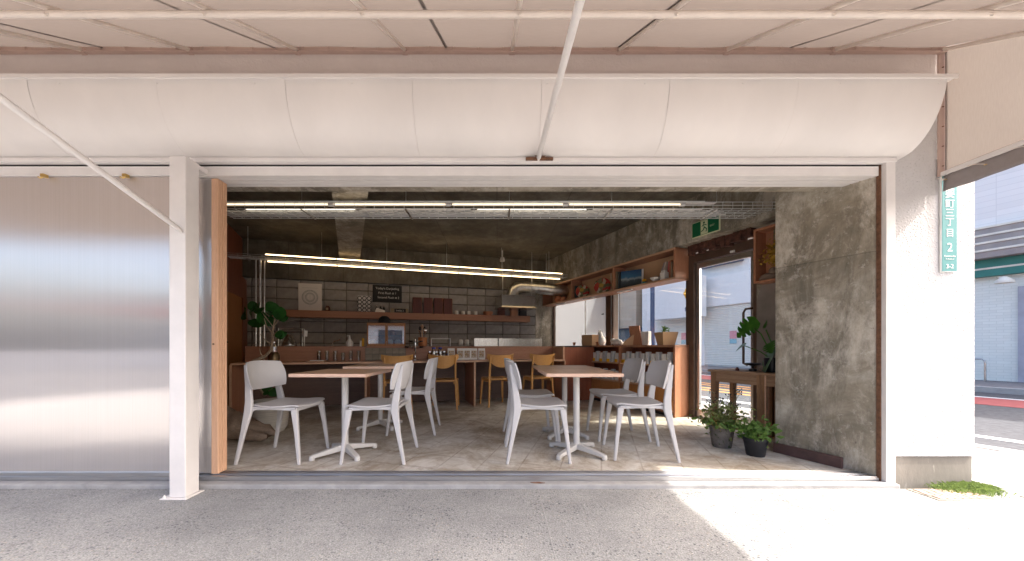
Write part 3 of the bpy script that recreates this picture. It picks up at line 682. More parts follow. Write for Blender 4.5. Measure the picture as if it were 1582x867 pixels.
MB().tube([A((XS-.03,2.47,2.13)),A((XS-.045,2.462,2.115)),A((XS-.04,2.455,2.10)),A((XS-.025,2.46,2.112))],.004,6).build('ring','white_steel',aw)
MB().box(3.133,3.190,-.010,0,-.92,-.046).box(3.182,3.190,-.03,0,-.92,-.046).build('side_bar','salmon_paint',aw,bevel=.002)
for i in range(6): MB().lathe([(.006,0),(.006,.004),(0,.005)],8,(3.16,-.012,-.15-.14*i)).build('screw','rust',aw)

# ------------------------------------------------------------------ street number sign on the pier
sg = thing('address_sign','narrow teal enamel address sign with white characters on the white pier','sign',(3.213,2.496,1.463))
MB().box(-.057,.057,-.012,0,0,.80).build('rim','sign_white',sg,bevel=.003)
MB().box(-.052,.052,-.0145,-.0125,.005,.795).build('plate','sign_teal',sg)
def zs(y): return .93+(536-y)*2.485/540-1.463
for ch,y,s in (('要',300,.072),('町',316,.068),('三',330,.066),('丁',344,.064),('目',361,.064),('2',383,.085),('3-2',412,.042)):
    text('character',ch,s,'sign_white',sg,(0,-.0155,zs(y)))
text('small_lettering','Kanamecho',.017,'sign_white',sg,(0,-.0155,zs(396)))
text('small_lettering','3-chome 2',.014,'sign_white',sg,(0,-.0155,zs(400.5)))

# ================================================================== HOUSES ACROSS THE STREET (frame W)
NF = 16.8
def house(name,label,s,group='buildings across the street'):
    return thing(name,label,'building',W(s,NF,-.03),RW)
# mint tiled building seen past the pier
S0 = -3.6
h = house('tiled_building','pale mint tiled building with striped canopy and green band across the road',S0)
MB().box(-3.0,7,0,6,0,3.0).build('wall','mint_tile',h)
MB().box(-3.0,7,-.02,6,4.38,9.5).build('upper_wall','siding',h)
MB().box(-3.0,7,-.25,6,2.95,3.42).build('green_band','far_green',h)
MB().box(-3.0,7,-.262,-.251,3.14,3.19).build('band_line','far_stripe',h)
for i in range(4):
    MB().box(-3.0,7,-.55+.11*i,0,3.43+.235*i,3.60+.235*i).build('canopy_slat','far_grey',h)
    MB().box(-3.0,7,-.58+.11*i,-.0,3.605+.235*i,3.66+.235*i).build('canopy_strip','far_stripe',h)
dx = wx(1574,NF)-S0
MB().box(dx,dx+.12,-.08,0,0,2.6).build('door_post','far_door',h); MB().box(dx+.12,dx+1.2,-.02,.02,0,2.5).build('door','far_door',h)
MB().box(dx+.12,dx+.3,-.04,-.021,0.3,2.3).build('door_trim','orange_logo',h)
lx = wx(1548,NF-.5)-S0
MB().tube([(lx-.1,-.2,2.80),(lx-.05,-.45,2.86),(lx,-.5,2.82)],.02).lathe([(.03,0),(.16,-.12),(.17,-.18),(.15,-.18),(.02,-.02)],14,(lx+.05,-.55,2.86)).build('wall_lamp','far_stripe',h)
hr = thing('handrail','bent steel handrail on the far pavement before the mint tiled wall','handrail',W(wx(1508,NF-.6),NF-.6,-.03),RW)
hx = wx(1522,NF-.6)-wx(1508,NF-.6)
MB().tube([(-.8,0,.62),(hx-.06,0,.62),(hx-.01,0,.58),(hx,0,.5),(hx,0,0)],.022,8).build('rail','steel',hr,smooth=True)
# shuttered shop seen through the door
S1 = -9.4
h = house('shuttered_shop','white shop with closed roller shutters and a signboard across the road',S1)
def sx(px): return wx(px,NF)-S1
xs0,xs1,xs2,xs3 = sx(1164),sx(1088),sx(1068),sx(1015)
MB().box(-7.2,1.4,.05,6,0,9).build('wall','upper_wall',h)
MB().box(sx(1090)-.1,1.4,-.10,.05,2.98,4.45).build('white_fascia','fin_white',h)
def shutter(x0,x1,z1,nm='shutter'):
    sh = MB(); z = .05
    while z < z1: sh.prismx([(.03,z),(-.0,z+.02),(-.0,z+.065),(.03,z+.085)],x0,x1); z += .085
    return sh.build(nm,'shutter_white',h)
shutter(xs1,xs0+.4,2.93); shutter(xs3,xs2+.25,2.7)
MB().box(xs1-.35,xs1,-.05,.05,0,3).build('pilaster','fin_white',h)
for x in ((sx(1133)),(sx(1057))):
    p = MB().box(x-.16,x+.16,-.03,-.012,1.35,1.72).build('poster','poster_pink',h); MB().box(x-.16,x+.16,-.03,-.012,1.12,1.345).build('poster','poster_blue',h)
# window with blue frame above
wxa,wxb = sx(1086),sx(1149)
wd = MB().box(wxa,wxb,-.25,.0,4.95,6.9).build('window','blue_frame',h)
nb = 3
for i in range(nb):
    a = wxa+(wxb-wxa)*i/nb+.08; b = wxa+(wxb-wxa)*(i+1)/nb-.06; MB().box(a,b,-.262,-.251,5.25,6.8).build('pane','far_glass',wd)
for i in range(26): MB().box(wxa+.1+i*.1,wxa+.125+i*.1,-.33,-.30,5.25,6.0).build('baluster','fin_white',wd) if wxa+.1+i*.1 < wxb-1.0 else None
# projecting signboard
sb_ = thing('signboard','white projecting shop signboard with an orange flower mark across the road','signboard',W(wx(1064,15.9),15.9,wz(1064,490,15.9)),RW)
x0 = wx(1000,15.9)-wx(1064,15.9); hgt = wz(1064,445,15.9)-wz(1064,490,15.9)+.55
MB().box(x0,.6,0,.5,0,hgt).build('box','fin_white',sb_,bevel=.02)
fl_ = MB()
for i in range(6):
    a = i*math.pi/3; n = 10
    fl_.add([(.0+.17*math.cos(a)+.13*math.cos(2*math.pi*q/n),-.02,hgt*.60+.17*math.sin(a)+.13*math.sin(2*math.pi*q/n)) for q in range(n)],[tuple(range(n))])
fl_.build('flower_mark','orange_logo',sb_)
text('lettering','fir',.34,'navy',sb_,(-.22,-.02,hgt*.2),(R(90),0,0),'LEFT')
# beige building further along
h = house('beige_tiled_building','beige tiled building further along the road, seen through the window',-17)
MB().box(-14,-.05,0,6,2.2,9).build('wall','beige_tile',h); MB().box(-14,-.05,-.05,6,0,.5).build('base','blue_frame',h)
MB().box(-14,-.05,.3,6,.5,2.2).build('shopfront','blue_frame',h)
for i in range(6): MB().box(-2.2*i-1.9,-2.2*i-.2,.28,.299,.6,2.1).build('pane','far_glass',h)
MB().tube([(-1.6,-.1,0),(-1.6,-.1,8)],.09,8).build('downpipe','far_stripe',h)
MB().box(-3.4,-3.2,-.2,.0,0,9).build('pilaster','beige_wall',h)
tag(MB().tube([(0,0,0),(0,0,7)],.11,10).build('street_pole','blue_frame',loc=W(wx(1008,15.0),15.0,-.03)),'dark blue street pole beyond the window across the road','pole')

h = thing('front_street_house','low grey brown house across the front street, mirrored in the plastic door','building',(-4,-15.5,-.2))
MB().box(-16,14,-6,0,0,3.7).build('wall','upper_wall',h); MB().box(-16.4,14.4,-6.4,.5,3.7,3.85).build('roof','beige_wall',h)
for i in range(9):
    MB().box(-15+3.2*i,-13.2+3.2*i,.002,.06,1.0,2.4).build('window','far_glass',h);
MB().box(-16,14,.01,.35,2.75,3.25).build('band','painted_pink',h)
struct(MB().box(-40,40,-15,-3.21,-.255,-.16).build('front_road','asphalt'))
struct(MB().box(-40,40,-4.3,-4.1,-.161,-.154).build('edge_line','road_white'))
struct(MB().box(-40,40,-9.0,-8.8,-.161,-.154).build('edge_line','road_white'))

# ================================================================== FURNITURE
# ------------------------------------------------------------------ white stacking chairs (x forward, origin between the feet)
def sq(u, v, k): return u*math.sqrt(1-k*v*v/2), v*math.sqrt(1-k*u*u/2)
def white_chair():
    t = thing('white_chair','','chair')
    for s in (-1,1):
        MB().loft([(-.250,.237*s,0,.026,.024),(-.20,.222*s,.25,.038,.028),(-.168,.208*s,.42,.062,.03),(-.172,.196*s,.50,.058,.028),(-.190,.180*s,.62,.046,.026),(-.222,.170*s,.785,.020,.020)]).build('back_leg','chair_plastic',t,bevel=.007,smooth=True)
        MB().loft([(.250,.228*s,0,.025,.025),(.222,.212*s,.25,.034,.029),(.196,.200*s,.432,.050,.034)]).build('leg','chair_plastic',t,bevel=.007,smooth=True)
        MB().prismy([(-.17,.40),(-.12,.425),(.0,.428),(.20,.418),(.20,.447),(.05,.452),(-.19,.45)],.192*s-.012,.192*s+.012).build('side_rail','chair_plastic',t,bevel=.005)
    MB().box(.185,.208,-.19,.19,.412,.446).build('front_rail','chair_plastic',t,bevel=.005)
    MB().box(-.185,-.16,-.20,.20,.425,.449).build('rear_rail','chair_plastic',t,bevel=.005)
    def seat(u,v,d=0):
        a,b = sq(2*u-1,2*v-1,.38)
        x = .045+.205*a; y = .228*b*(1-.06*(a<0)*abs(a))
        z = .462+.010*b*b - .012*math.exp(-((a+.1)/.6)**2) - .016*max(0,a-.72)**1.5*5 + .008*max(0,-a-.6)
        return (x,y,z-d)
    MB().shell(seat,lambda u,v: seat(u,v,.012),22,22).build('seat','chair_plastic',t,smooth=True)
    def back(u,v,d=0):
        a,b = sq(2*u-1,2*v-1,.42)
        y = .236*a; zz = .695+.118*b
        x = -.228 + .080*abs(a)**2.0 - .05*b*.55 + .012*b*b - d
        return (x,y,zz)
    MB().shell(back,lambda u,v: back(u,v,.011),26,18).build('backrest','chair_plastic',t,smooth=True)
    return t
G1 = 'white plastic chairs at the cafe tables'
ch = white_chair(); ch['group'] = G1
ch.location = (-1.805,2.985,0); ch.rotation_euler = (0,0,R(-1)); ch['label'] = 'white plastic chair nearest the stacked doors, facing the left front table'
dup(ch,(-.985,2.99,0),R(180.5),'white plastic chair on the right side of the left front table')
dup(ch,(-.915,3.89,0),R(183),'white plastic chair on the right side of the left rear table')
dup(ch,(.33,3.005,0),R(0),'white plastic chair on the left side of the right front table')
dup(ch,(.325,3.61,0),R(1),'white plastic chair behind the one left of the right front table')
dup(ch,(1.235,3.06,0),R(174),'white plastic chair on the right side of the right front table')
dup(ch,(1.25,3.66,0),R(180),'white plastic chair right of the right rear table, before the bookcase')

# ------------------------------------------------------------------ pedestal tables
def table():
    t = thing('cafe_table','','table')
    MB().box(-.302,.302,-.306,.306,.692,.7195).build('table_top','tabletop',t,bevel=.002)
    e = MB().box(-.3045,.3045,-.3085,-.3062,.6935,.718).box(.3022,.3045,-.306,.306,.6935,.718).box(-.3045,-.3022,-.306,.306,.6935,.718)
    e.build('edge_band','table_edge',t)
    MB().prism([(-.2,-.06),(-.06,-.2),(.06,-.2),(.2,-.06),(.2,.06),(.06,.2),(-.06,.2),(-.2,.06)],.680,.6915).build('mounting_plate','table_steel',t,bevel=.003)
    MB().lathe([(.034,.05),(.034,.09),(.0275,.098),(.0275,.67),(.04,.68)],24).build('column','table_steel',t,smooth=True)
    for k in range(4):
        a = k*math.pi/2+math.pi/4; c,s = math.cos(a),math.sin(a)
        m = MB().bar((.01*c,.01*s,.066),(.265*c,.265*s,.032),.052,.052,.040,.026)
        m.lathe([(.021,.0),(.023,.006),(.023,.03),(.018,.042),(0,.045)],14,(.265*c,.265*s,0))
        m.build('base_arm','table_steel',t,bevel=.005,smooth=True)
    return t
G2 = 'square pedestal tables'
tb = table(); tb['group'] = G2; tb.location = (-1.32,3.035,0); tb['label'] = 'square pedestal table between two white chairs, front left'; tb.rotation_euler = (0,0,R(-1.5))
for c in list(tb.children):
    if c.name.startswith('base_arm'): c.rotation_euler = (0,0,R(0))
dup(tb,(-1.36,4.07,0),R(1),'square pedestal table behind the left front table')
dup(tb,(.695,3.062,0),R(0),'square pedestal table at the front right')
dup(tb,(.712,3.69,0),R(.5),'square pedestal table pushed up behind the right front table')

# ------------------------------------------------------------------ oak chairs at the counter (x forward = towards the counter)
def oak_chair():
    t = thing('oak_chair','','chair')
    for s in (-1,1):
        MB().loft([(-.21,.205*s,0,.024,.024),(-.175,.185*s,.25,.032,.028),(-.165,.178*s,.44,.034,.028),(-.185,.178*s,.62,.030,.026),(-.225,.182*s,.785,.020,.022)]).build('back_leg','oak',t,bevel=.006,smooth=True)
        MB().loft([(.20,.20*s,0,.024,.024),(.16,.175*s,.42,.036,.036)]).build('leg','oak',t,bevel=.006,smooth=True)
    MB().box(-.16,.17,-.165,-.145,.375,.42).box(-.16,.17,.145,.165,.375,.42).box(.15,.17,-.145,.145,.375,.42).build('seat_frame','oak',t,bevel=.003)
    def seat(u,v,d=0):
        a,b = sq(2*u-1,2*v-1,.5); return (.0+.205*a,.205*b*(1+.06*a),.438-.012*(1-b*b)*(1-a*a)-d)
    MB().shell(seat,lambda u,v: seat(u,v,.018),16,16).build('seat','oak',t,smooth=True)
    def back(u,v,d=0):
        a = 2*u-1; y = .222*a
        zt = .800+.024*abs(a)**2.2; zb = .612+.150*abs(a)**2.4
        z = zb+(zt-zb)*v
        return (-.235+.075*a*a-.02*v-d,y,z)
    MB().shell(back,lambda u,v: back(u,v,.013),20,8).build('backrest','oak',t,smooth=True)
    return t
G3 = 'oak chairs along the counter'
oc = oak_chair(); oc['group'] = G3
labs = ['oak chair at the counter below the small glass cabinet','oak chair at the counter, second from the left','oak chair at the counter, second from the right','oak chair at the counter end beside the red panel']
for i,(px,b,dr) in enumerate(((611,5.36,8),(690,5.36,-14),(772,5.40,6),(838,5.40,3))):
    p = B(bx_(px,b-.2),b); rz = RB+R(90+dr)
    if i == 0: oc.location = p; oc.rotation_euler = (0,0,rz); oc['label'] = labs[0]
    else: dup(oc,p,rz,labs[i])

# ------------------------------------------------------------------ counter (frame B)
BF = 5.337
a0,a1 = bx_(356,BF), bx_(873,BF)
ct = thing('counter','long plywood bar counter with raised ledge in front of the block wall','counter',B(0,BF),RB)
MB().box(a0,a1,0,.47,.690,.717).build('counter_top','ply_h',ct,bevel=.002)
MB().box(a0,a1,-.0025,0,.6905,.7165).build('front_edge','ply_edge',ct)
MB().box(a0,a1+.25,.47,.495,.717,.915).build('riser','ply_h',ct)
MB().box(a0,a1+.25,.46,.80,.915,.938).build('ledge','ply_h',ct,bevel=.002)
MB().box(a0,a1,.72,.745,0,.69).build('knee_panel','knee_ply_shaded',ct)
for px in (356,565,733.6,873): 
    x = bx_(px,BF); MB().box(x-.014,x+.014,.0,.72,0,.69).build('divider','ply',ct); MB().box(x-.0135,x+.0135,-.0022,-.0002,0,.689).build('divider_edge','ply_edge',ct)
x = bx_(872,BF); MB().box(x,x+.03,.05,.46,.718,.935).build('end_board','ply_edge',ct)
cr = thing('red_side_cabinet','dark red plywood return cabinet between counter and bookcase','cabinet',B(a1,BF),RB)
MB().box(.04,.62,.10,.85,0,.925).build('carcass','red_ply',cr,bevel=.003)
MB().box(.03,.64,.09,.86,.926,.94).build('top','black_plastic',cr)
sh = thing('wall_shelf','long thick plywood shelf across the block wall','shelf',B(0,6.90,1.456),RB)
MB().box(bx_(420,6.9),bx_(819,6.9),0,.20,0,.124).build('shelf_board','ply_h',sh,bevel=.003)
ZS = 1.58
# left cabinet
cb = thing('tall_cupboard','tall plywood cupboard with orange door at the left end','cupboard',W(-6.75,-1.68),RW)
MB().box(-.75,.95,-.02,.02,1.76,2.1).build('upper_panel','red_ply',cb); MB().box(-.30,.95,-.02,.02,0,1.75).build('door','orange_ply',cb)
MB().box(-.75,-.31,-.02,.03,0,1.755).build('frame','red_ply',cb)
MB().lathe([(.012,0),(.016,.02),(.0,.03)],10).build('handle','black_metal',cb,loc=(.5,.02,1.0)).rotation_euler = (R(-90),0,0)

def bthing(name,label,cat,px,b,z,rz=0,group=None): return thing(name,label,cat,B(bx_(px,b),b,z),RB+rz,group)
def bsz(px0,px1,b): return bx_(px1,b)-bx_(px0,b)

# things on the wall shelf, left to right
b_ = 7.0
t = bthing('art_print','pale square print of a grey ring leaning on the wall shelf','picture',479,7.05,ZS)
w = bsz(461,497,7.05)
MB().box(-w/2,w/2,0,.02,0,.50).build('canvas','white_print',t,bevel=.002)
rg = MB()
for k in range(36):
    an = 2*math.pi*k/36
    for r0,r1 in ((.045,.085),(.092,.135)):
        d = .07; rg.add([(r0*math.cos(an),-.002,.25+r0*math.sin(an)),(r1*math.cos(an-d),-.002,.25+r1*math.sin(an-d)),(r1*math.cos(an+d),-.002,.25+r1*math.sin(an+d))],[(0,1,2)])
rg.bar((0,-.002,.07),(0,-.002,.30),.003,.002).bar((-.13,-.002,.42),(.13,-.002,.42),.002,.003); rg.build('ring_drawing','grey_print',t)
t = bthing('brown_jar','small dark brown jar beside the ring print','jar',506,7.0,ZS)
MB().lathe([(.035,0),(.042,.01),(.042,.07),(.03,.085),(.03,.095),(0,.097)],14).build('body','dark_red_wood',t,smooth=True)
MB().box(-.02,.02,-.045,-.042,.02,.06).build('label','book_tan',t)
t = bthing('speaker_grid','pale panel of twelve black ringed holes on the wall shelf','panel',563,7.02,ZS)
w = bsz(553,573,7.02); MB().box(-w/2,w/2,0,.03,0,.31).build('board','white_print',t)
ringm = MB().lathe([(.040,0),(.040,.006),(.027,.006),(.027,0)],18,cap=False).build('ring','black_plastic',mesh_only=True)
for i in range(3):
    for j in range(4): link('ring',ringm,t,((i-1)*.082,-.001,.045+j*.073)).rotation_euler = (R(90),0,0)
t = bthing('blackboard','small blackboard with chalk lettering above the wall shelf','blackboard',598.5,7.09,bz(598,467,7.09))
w = bsz(576,621,7.09); hb = bz(598,441,7.09)-bz(598,467,7.09)
MB().box(-w/2,w/2,0,.015,0,hb).build('board','blackboard',t,bevel=.002)
for s_,z_,x_ in (("Today's Darjeeling",.8,0),('First Flush # 1',.53,.0),('Second Flush # 2',.27,.02)):
    text('chalk_lettering',s_,.058,'chalk',t,(x_,-.002,hb*z_))
t = bthing('card_stand','folded cream card lying before small bottles on the shelf','card',587,6.95,ZS)
MB().prismy([(-.09,0),(.09,0),(.085,.04),(-.06,.09)],0,.01).build('card','paper_white',t)
for i,px in enumerate((582,588,593)):
    q = bthing('small_bottle',['left','middle','right'][i]+' one of three small dark bottles behind the cream card','bottle',px,7.03,ZS,0,'small dark bottles on the shelf')
    MB().lathe([(.024,0),(.024,.09),(.012,.105),(.012,.12),(0,.121)],10).build('body','black_plastic',q,smooth=True); MB().lathe([(.014,.121),(.014,.137),(0,.138)],10).build('cap','chrome',q)
t = bthing('name_plate','low wooden block with a black lettered plate on the shelf','sign',617,6.95,ZS)
MB().box(-.16,.16,0,.08,0,.085).build('block','book_tan',t,bevel=.004); MB().box(-.09,.12,-.004,-.0005,.008,.078).build('plate','blackboard',t); text('lettering','Lucky 2',.045,'chalk',t,(.01,-.006,.043))
for i,px in enumerate((644.5,661.5,677.5,692)):
    t = bthing('dark_red_box',['first','second','third','fourth'][i]+' from the left of four dark red boxes on the wall shelf','box',px,6.97,ZS,random.uniform(-.03,.03),'dark red lacquer boxes on the shelf')
    MB().box(-.085,.085,0,.12,0,.315).build('body','dark_red_wood',t,bevel=.004); MB().box(.087,.091,.01,.11,.0,.313).build('spine','orange_ply',t)
cup = None
for i,px in enumerate((705.5,715.5,724.5,735)):
    t = bthing('white_cup',['first','second','third','fourth'][i]+' from the left of four white cups on the wall shelf','cup',px,6.97,ZS,0,'white cups on the shelf')
    MB().lathe([(.032,0),(.036,.01),(.036,.075),(.032,.075),(.032,.012),(0,.012)],16).build('body','ceramic',t,smooth=True)
t = bthing('wooden_bowl','low turned wooden bowl on the wall shelf','bowl',754,6.98,ZS); MB().lathe([(.07,0),(.10,.03),(.105,.075),(.095,.075),(.09,.03),(0,.02)],20).build('body','ply',t,smooth=True)
for px,lab,mt in ((775,'dark red canister on the shelf under the hood','dark_red_wood'),(795,'brown wooden box on the shelf under the hood','ply'),(809,'black tin at the right end of the wall shelf','black_plastic')):
    t = bthing('canister',lab,'canister',px,6.98,ZS); MB().box(-.075,.075,0,.11,0,.12).build('body',mt,t,bevel=.01); MB().box(-.078,.078,-.003,.113,.121,.135).build('lid',mt,t,bevel=.004)

# things on the ledge and counter
ZL = .939
t = bthing('glass_cabinet','small wooden cabinet with glass doors on the counter','cabinet',597,5.90,ZL)
w = bsz(567.5,627,5.90)/2; hh = .375
MB().box(-w,w,.0,.24,0,.022).box(-w,w,0,.24,hh-.022,hh).box(-w,-w+.02,.0,.24,.022,hh-.022).box(w-.02,w,.0,.24,.022,hh-.022).box(-w+.02,w-.02,.225,.24,.022,hh-.022).build('carcass','orange_ply',t,bevel=.002)
for s in (-1,1):
    c = s*w/2; m = MB(); e = .018; x0,x1 = (c-w/2+.004,c+w/2-.002); z0,z1 = .024,hh-.024
    m.box(x0,x0+e,-.012,0,z0,z1).box(x1-e,x1,-.012,0,z0,z1).box(x0+e,x1-e,-.012,0,z0,z0+e).box(x0+e,x1-e,-.012,0,z1-e,z1)
    d = m.build('door','orange_ply',t,bevel=.001); MB().box(x0+e,x1-e,-.008,-.005,z0+e,z1-e).build('pane','cabinet_glass',d)
MB().box(-w+.02,w-.02,.02,.22,.17,.178).build('inner_shelf','drink_glass',t)
for x_,z_,m_ in ((-.22,.023,'ceramic'),(-.1,.023,'cardboard'),(.05,.023,'ceramic'),(.18,.023,'paper_white'),(-.15,.179,'ceramic'),(.1,.179,'terracotta')):
    MB().lathe([(.05,0),(.055,.06),(.03,.09),(0,.09)],12,(x_,.12,z_)).build('ware',m_,t,smooth=True)
t = bthing('knit_hat','round black hat on top of the small glass cabinet','hat',594,5.98,ZL+hh)
MB().lathe([(.092,0),(.094,.03),(.085,.075),(.06,.105),(.03,.118),(0,.12)],20).build('crown','black_cloth',t,smooth=True)
t = bthing('tiled_plinth','small tiled block under the glass cabinet','plinth',596,5.79,.718)
w2 = bsz(565.5,628,5.79)/2; MB().box(-w2,w2,0,.015,0,.196).build('core','mortar',t)
tl = MB().box(-.048,.048,-.004,.0,-.044,.044).build('tile','old_block',mesh_only=True)
for i in range(6):
    for k in range(2): link('tile',tl,t,(-w2+.052+i*(2*w2-.004)/6, -.001,.05+.098*k))
for i,px in enumerate((493,505,518,530,542,554)):
    t = bthing('drinking_glass',['first','second','third','fourth','fifth','sixth'][i]+' from the left of six slim clear glasses on the counter','glass',px,5.66,.718,0,'slim clear glasses on the counter')
    MB().lathe([(.025,0),(.027,.002),(.030,.155 if i!=3 else .125),(.028,.155 if i!=3 else .125),(.025,.012),(0,.012)],16).build('body','drink_glass',t,smooth=True)
t = bthing('tasting_board','small pale wooden tray on the counter by the glasses','tray',489,5.52,.718); MB().box(-.11,.11,-.05,.05,0,.012).build('board','ply_edge',t,bevel=.003); MB().box(-.08,.09,-.035,.035,.012,.02).build('cloth','paper_white',t)
t = bthing('soap_bottle','white pump bottle on the ledge','bottle',540,6.0,ZL)
MB().lathe([(.05,0),(.056,.01),(.056,.06),(.03,.10),(.02,.115),(.02,.125),(0,.126)],18).build('body','ceramic',t,smooth=True); MB().lathe([(.012,.126),(.016,.14),(.010,.16),(.010,.175),(0,.176)],10).build('pump','ceramic',t); MB().bar((0,0,.17),(-.04,0,.165),.012,.01).build('spout','ceramic',t)
t = bthing('tap','slim chrome tap over the sink behind the ledge','tap',514,6.3,ZL-.06); MB().tube([(0,0,0),(0,0,.12),(.03,-.02,.14),(.12,-.06,.17)],.008).build('spout','chrome',t); MB().lathe([(.016,0),(.016,.05),(0,.05)],10).build('base','chrome',t)
for i,(px,m_,h_) in enumerate(((557,'paper_white',.09),(560.5,'yellow_label',.13),(564,'book_tan',.13))):
    t = bthing('cook_book',['thin white','yellow','tan'][i]+' book standing left of the glass cabinet','book',px,5.96,ZL,0,'books by the glass cabinet'); MB().box(-.013,.013,0,.11,0,h_).build('cover',m_,t,bevel=.001)
# dripper stand with glass cones
t = bthing('dripper_stand','wire rack with a large glass coffee dripper on the ledge','rack',450,6.0,ZL)
m = MB()
for x_ in (-.16,.16):
    m.tube([(x_,-.04,0),(x_,-.04,.27)],.005,6).tube([(x_,.08,0),(x_,.08,.27)],.005,6)
for y_ in (-.04,.08): m.tube([(-.16,y_,.27),(.16,y_,.27)],.005,6)
for k in range(7): m.tube([(-.14+.047*k,-.04,.27),(-.14+.047*k,.08,.27)],.003,5)
for x_ in (-.16,.16): m.tube([(x_,-.04,.27),(x_,.08,.27)],.005,6)
m.build('wire_frame','galvanised',t)
MB().lathe([(.10,.0),(.105,.02),(.04,.16),(.035,.18),(.038,.18),(.108,.02),(.103,0)],20,(-.03,.02,.0),cap=False).build('glass_cone','drink_glass',t,smooth=True)
MB().lathe([(.03,.0),(.036,.09),(0,.09)],12,(.2,-.05,.15)).build('hanging_cup','ceramic',t)
# siphon brewer
t = bthing('siphon_brewer','black and chrome stand with arms and small bowls on the counter','brewer',641.5,5.72,.718)
MB().lathe([(.07,0),(.07,.012),(.02,.02),(.012,.03),(.012,.10),(.018,.11),(.012,.12),(.010,.33),(.02,.34),(0,.36)],16).build('column','chrome',t,smooth=True)
for z_,r_ in ((.19,.13),(.28,.09)):
    for k in range(5):
        an = k*1.2566+z_*9; x_,y_ = r_*math.cos(an),r_*math.sin(an)
        q = MB().bar((0,0,z_),(x_,y_,z_+.01),.014,.008).build('arm','black_metal',t); MB().lathe([(.03,.012),(.036,.03),(.03,.032),(.0,.02)],12,(x_,y_,z_)).build('bowl','black_metal' if k%2 else 'chrome',q,smooth=True)
t = bthing('utensil_crock','orange enamel pot holding kitchen utensils','crock',653,6.05,ZL)
MB().lathe([(.06,0),(.072,.01),(.076,.15),(.070,.15),(.066,.02),(0,.02)],18).build('pot','orange_enamel',t,smooth=True)
for k in range(7):
    an = k*.9; x_,y_ = .035*math.cos(an),.035*math.sin(an); u_ = MB().tube([(x_*.4,y_*.4,.03),(x_*1.5,y_*1.5,.24+.02*(k%3))],.006,6)
    u_.lathe([(.0,-.02),(.02,0),(.024,.03),(.012,.055),(0,.06)],10,(x_*1.5,y_*1.5,.25+.03*(k%3))); u_.build('utensil',['chrome','black_plastic','ply_edge'][k%3],t,smooth=True)
t = bthing('white_riser','white metal bridge stand on the ledge behind the jars','stand',680,6.05,ZL)
w = bsz(665,695,6.05)/2; MB().box(-w,w,-.10,.10,.125,.137).box(-w,-w+.014,-.10,.10,0,.125).box(w-.014,w,-.10,.10,0,.125).build('frame','white_steel',t,bevel=.002)
for i,px in enumerate((712,721.5,731,740)):
    t = bthing('stacked_cup',['first','second','third','fourth'][i]+' from the left of the pale cups on the shelf behind the counter','cup',px,6.6,ZL+.02,0,'pale cups behind the counter')
    MB().lathe([(.034,0),(.042,.015),(.042,.085),(.036,.10),(.03,.11),(0,.112)],16).build('body','ceramic',t,smooth=True)
t = bthing('back_worktop','kitchen worktop below the block wall behind the counter','worktop',640,6.75,0)
MB().box(bx_(430,6.75)-bx_(640,6.75),bx_(815,6.75)-bx_(640,6.75),-.2,.35,.86,.93).build('top','ply_h',t); MB().box(bx_(430,6.75)-bx_(640,6.75),bx_(815,6.75)-bx_(640,6.75),-.17,.34,0,.859).build('carcass','red_ply',t)
for px0,px1,lab in ((733,769,'left stainless steel splash box behind the counter'),(771,838,'right stainless steel splash box behind the counter')):
    c = (px0+px1)/2; t = bthing('steel_box',lab,'box',c,6.02,ZL,0,'stainless steel splash boxes')
    w = bsz(px0,px1,6.02)/2; MB().box(-w,w,0,.012,0,.145).box(-w,-w+.012,.012,.3,0,.145).box(w-.012,w,.012,.3,0,.145).build('panel','steel',t,bevel=.002)
for i,(px,h_) in enumerate(((770,.08),(777,.10),(785,.07),(799,.11))):
    t = bthing('kitchen_glass',['short clear tumbler','clear beaker','small clear glass','dark coffee pot'][i]+' standing behind the steel splash boxes','glass',px,6.62,ZL+.0,0,'glassware behind the steel boxes')
    MB().lathe([(.032,0),(.034,h_+.06),(.031,h_+.06),(.029,.01),(0,.01)],12).build('body','drink_glass' if i<3 else 'black_metal',t,smooth=True)
for i,px in enumerate((697,711.5,721.5,732,744)):
    t = bthing('tea_bag',['first','second','third','fourth','fifth'][i]+' from the left of five printed tea packets on the counter','packet',px,5.62,.718,R(random.uniform(-12,12)),'tea packets on the counter')
    pk = MB().prismx([(-.03,0),(.03,0),(.006,.185),(-.004,.19),(-.01,.185)],-.056,.056); pk.build('packet','paper_white',t,bevel=.003); 
    m = MB().add([(-.044,-.0275,.035),(.044,-.0275,.035),(.044,-.0135,.15),(-.044,-.0135,.15)],[(0,1,2,3)]); m.v = [(x,y-.004,z) for x,y,z in m.v]; m.build('print','tea_print',t)
cc = [('blue_cap',670),('blue_cap',680),('chrome',664),('chrome',674),('navy',692),('chrome',686)]
for i,(m_,px) in enumerate(cc):
    t = bthing('glass_jar',['squat glass jar with blue lid behind the oak chair','glass jar with blue lid right of the squat jar','small glass jar with steel lid left of the blue lids','glass jar with steel lid between the blue lids','low glass jar with dark blue lid by the tea packets','glass jar with steel lid beside the tea packets'][i],'jar',px,5.58+.06*(i%3),.718,0,'lidded jars on the counter')
    hh_ = .12+.06*(i<2)-.04*(i==4); MB().lathe([(.036,0),(.04,.01),(.04,hh_*.7),(.026,hh_),(.024,hh_),(.036,hh_*.7),(.034,.01),(0,.01)],14).build('body','drink_glass',t,smooth=True); MB().lathe([(.03,hh_),(.03,hh_+.025),(0,hh_+.027)],14).build('lid',m_,t); MB().lathe([(.03,.012),(.034,hh_*.5),(0,hh_*.5)],12).build('contents','cardboard',t)
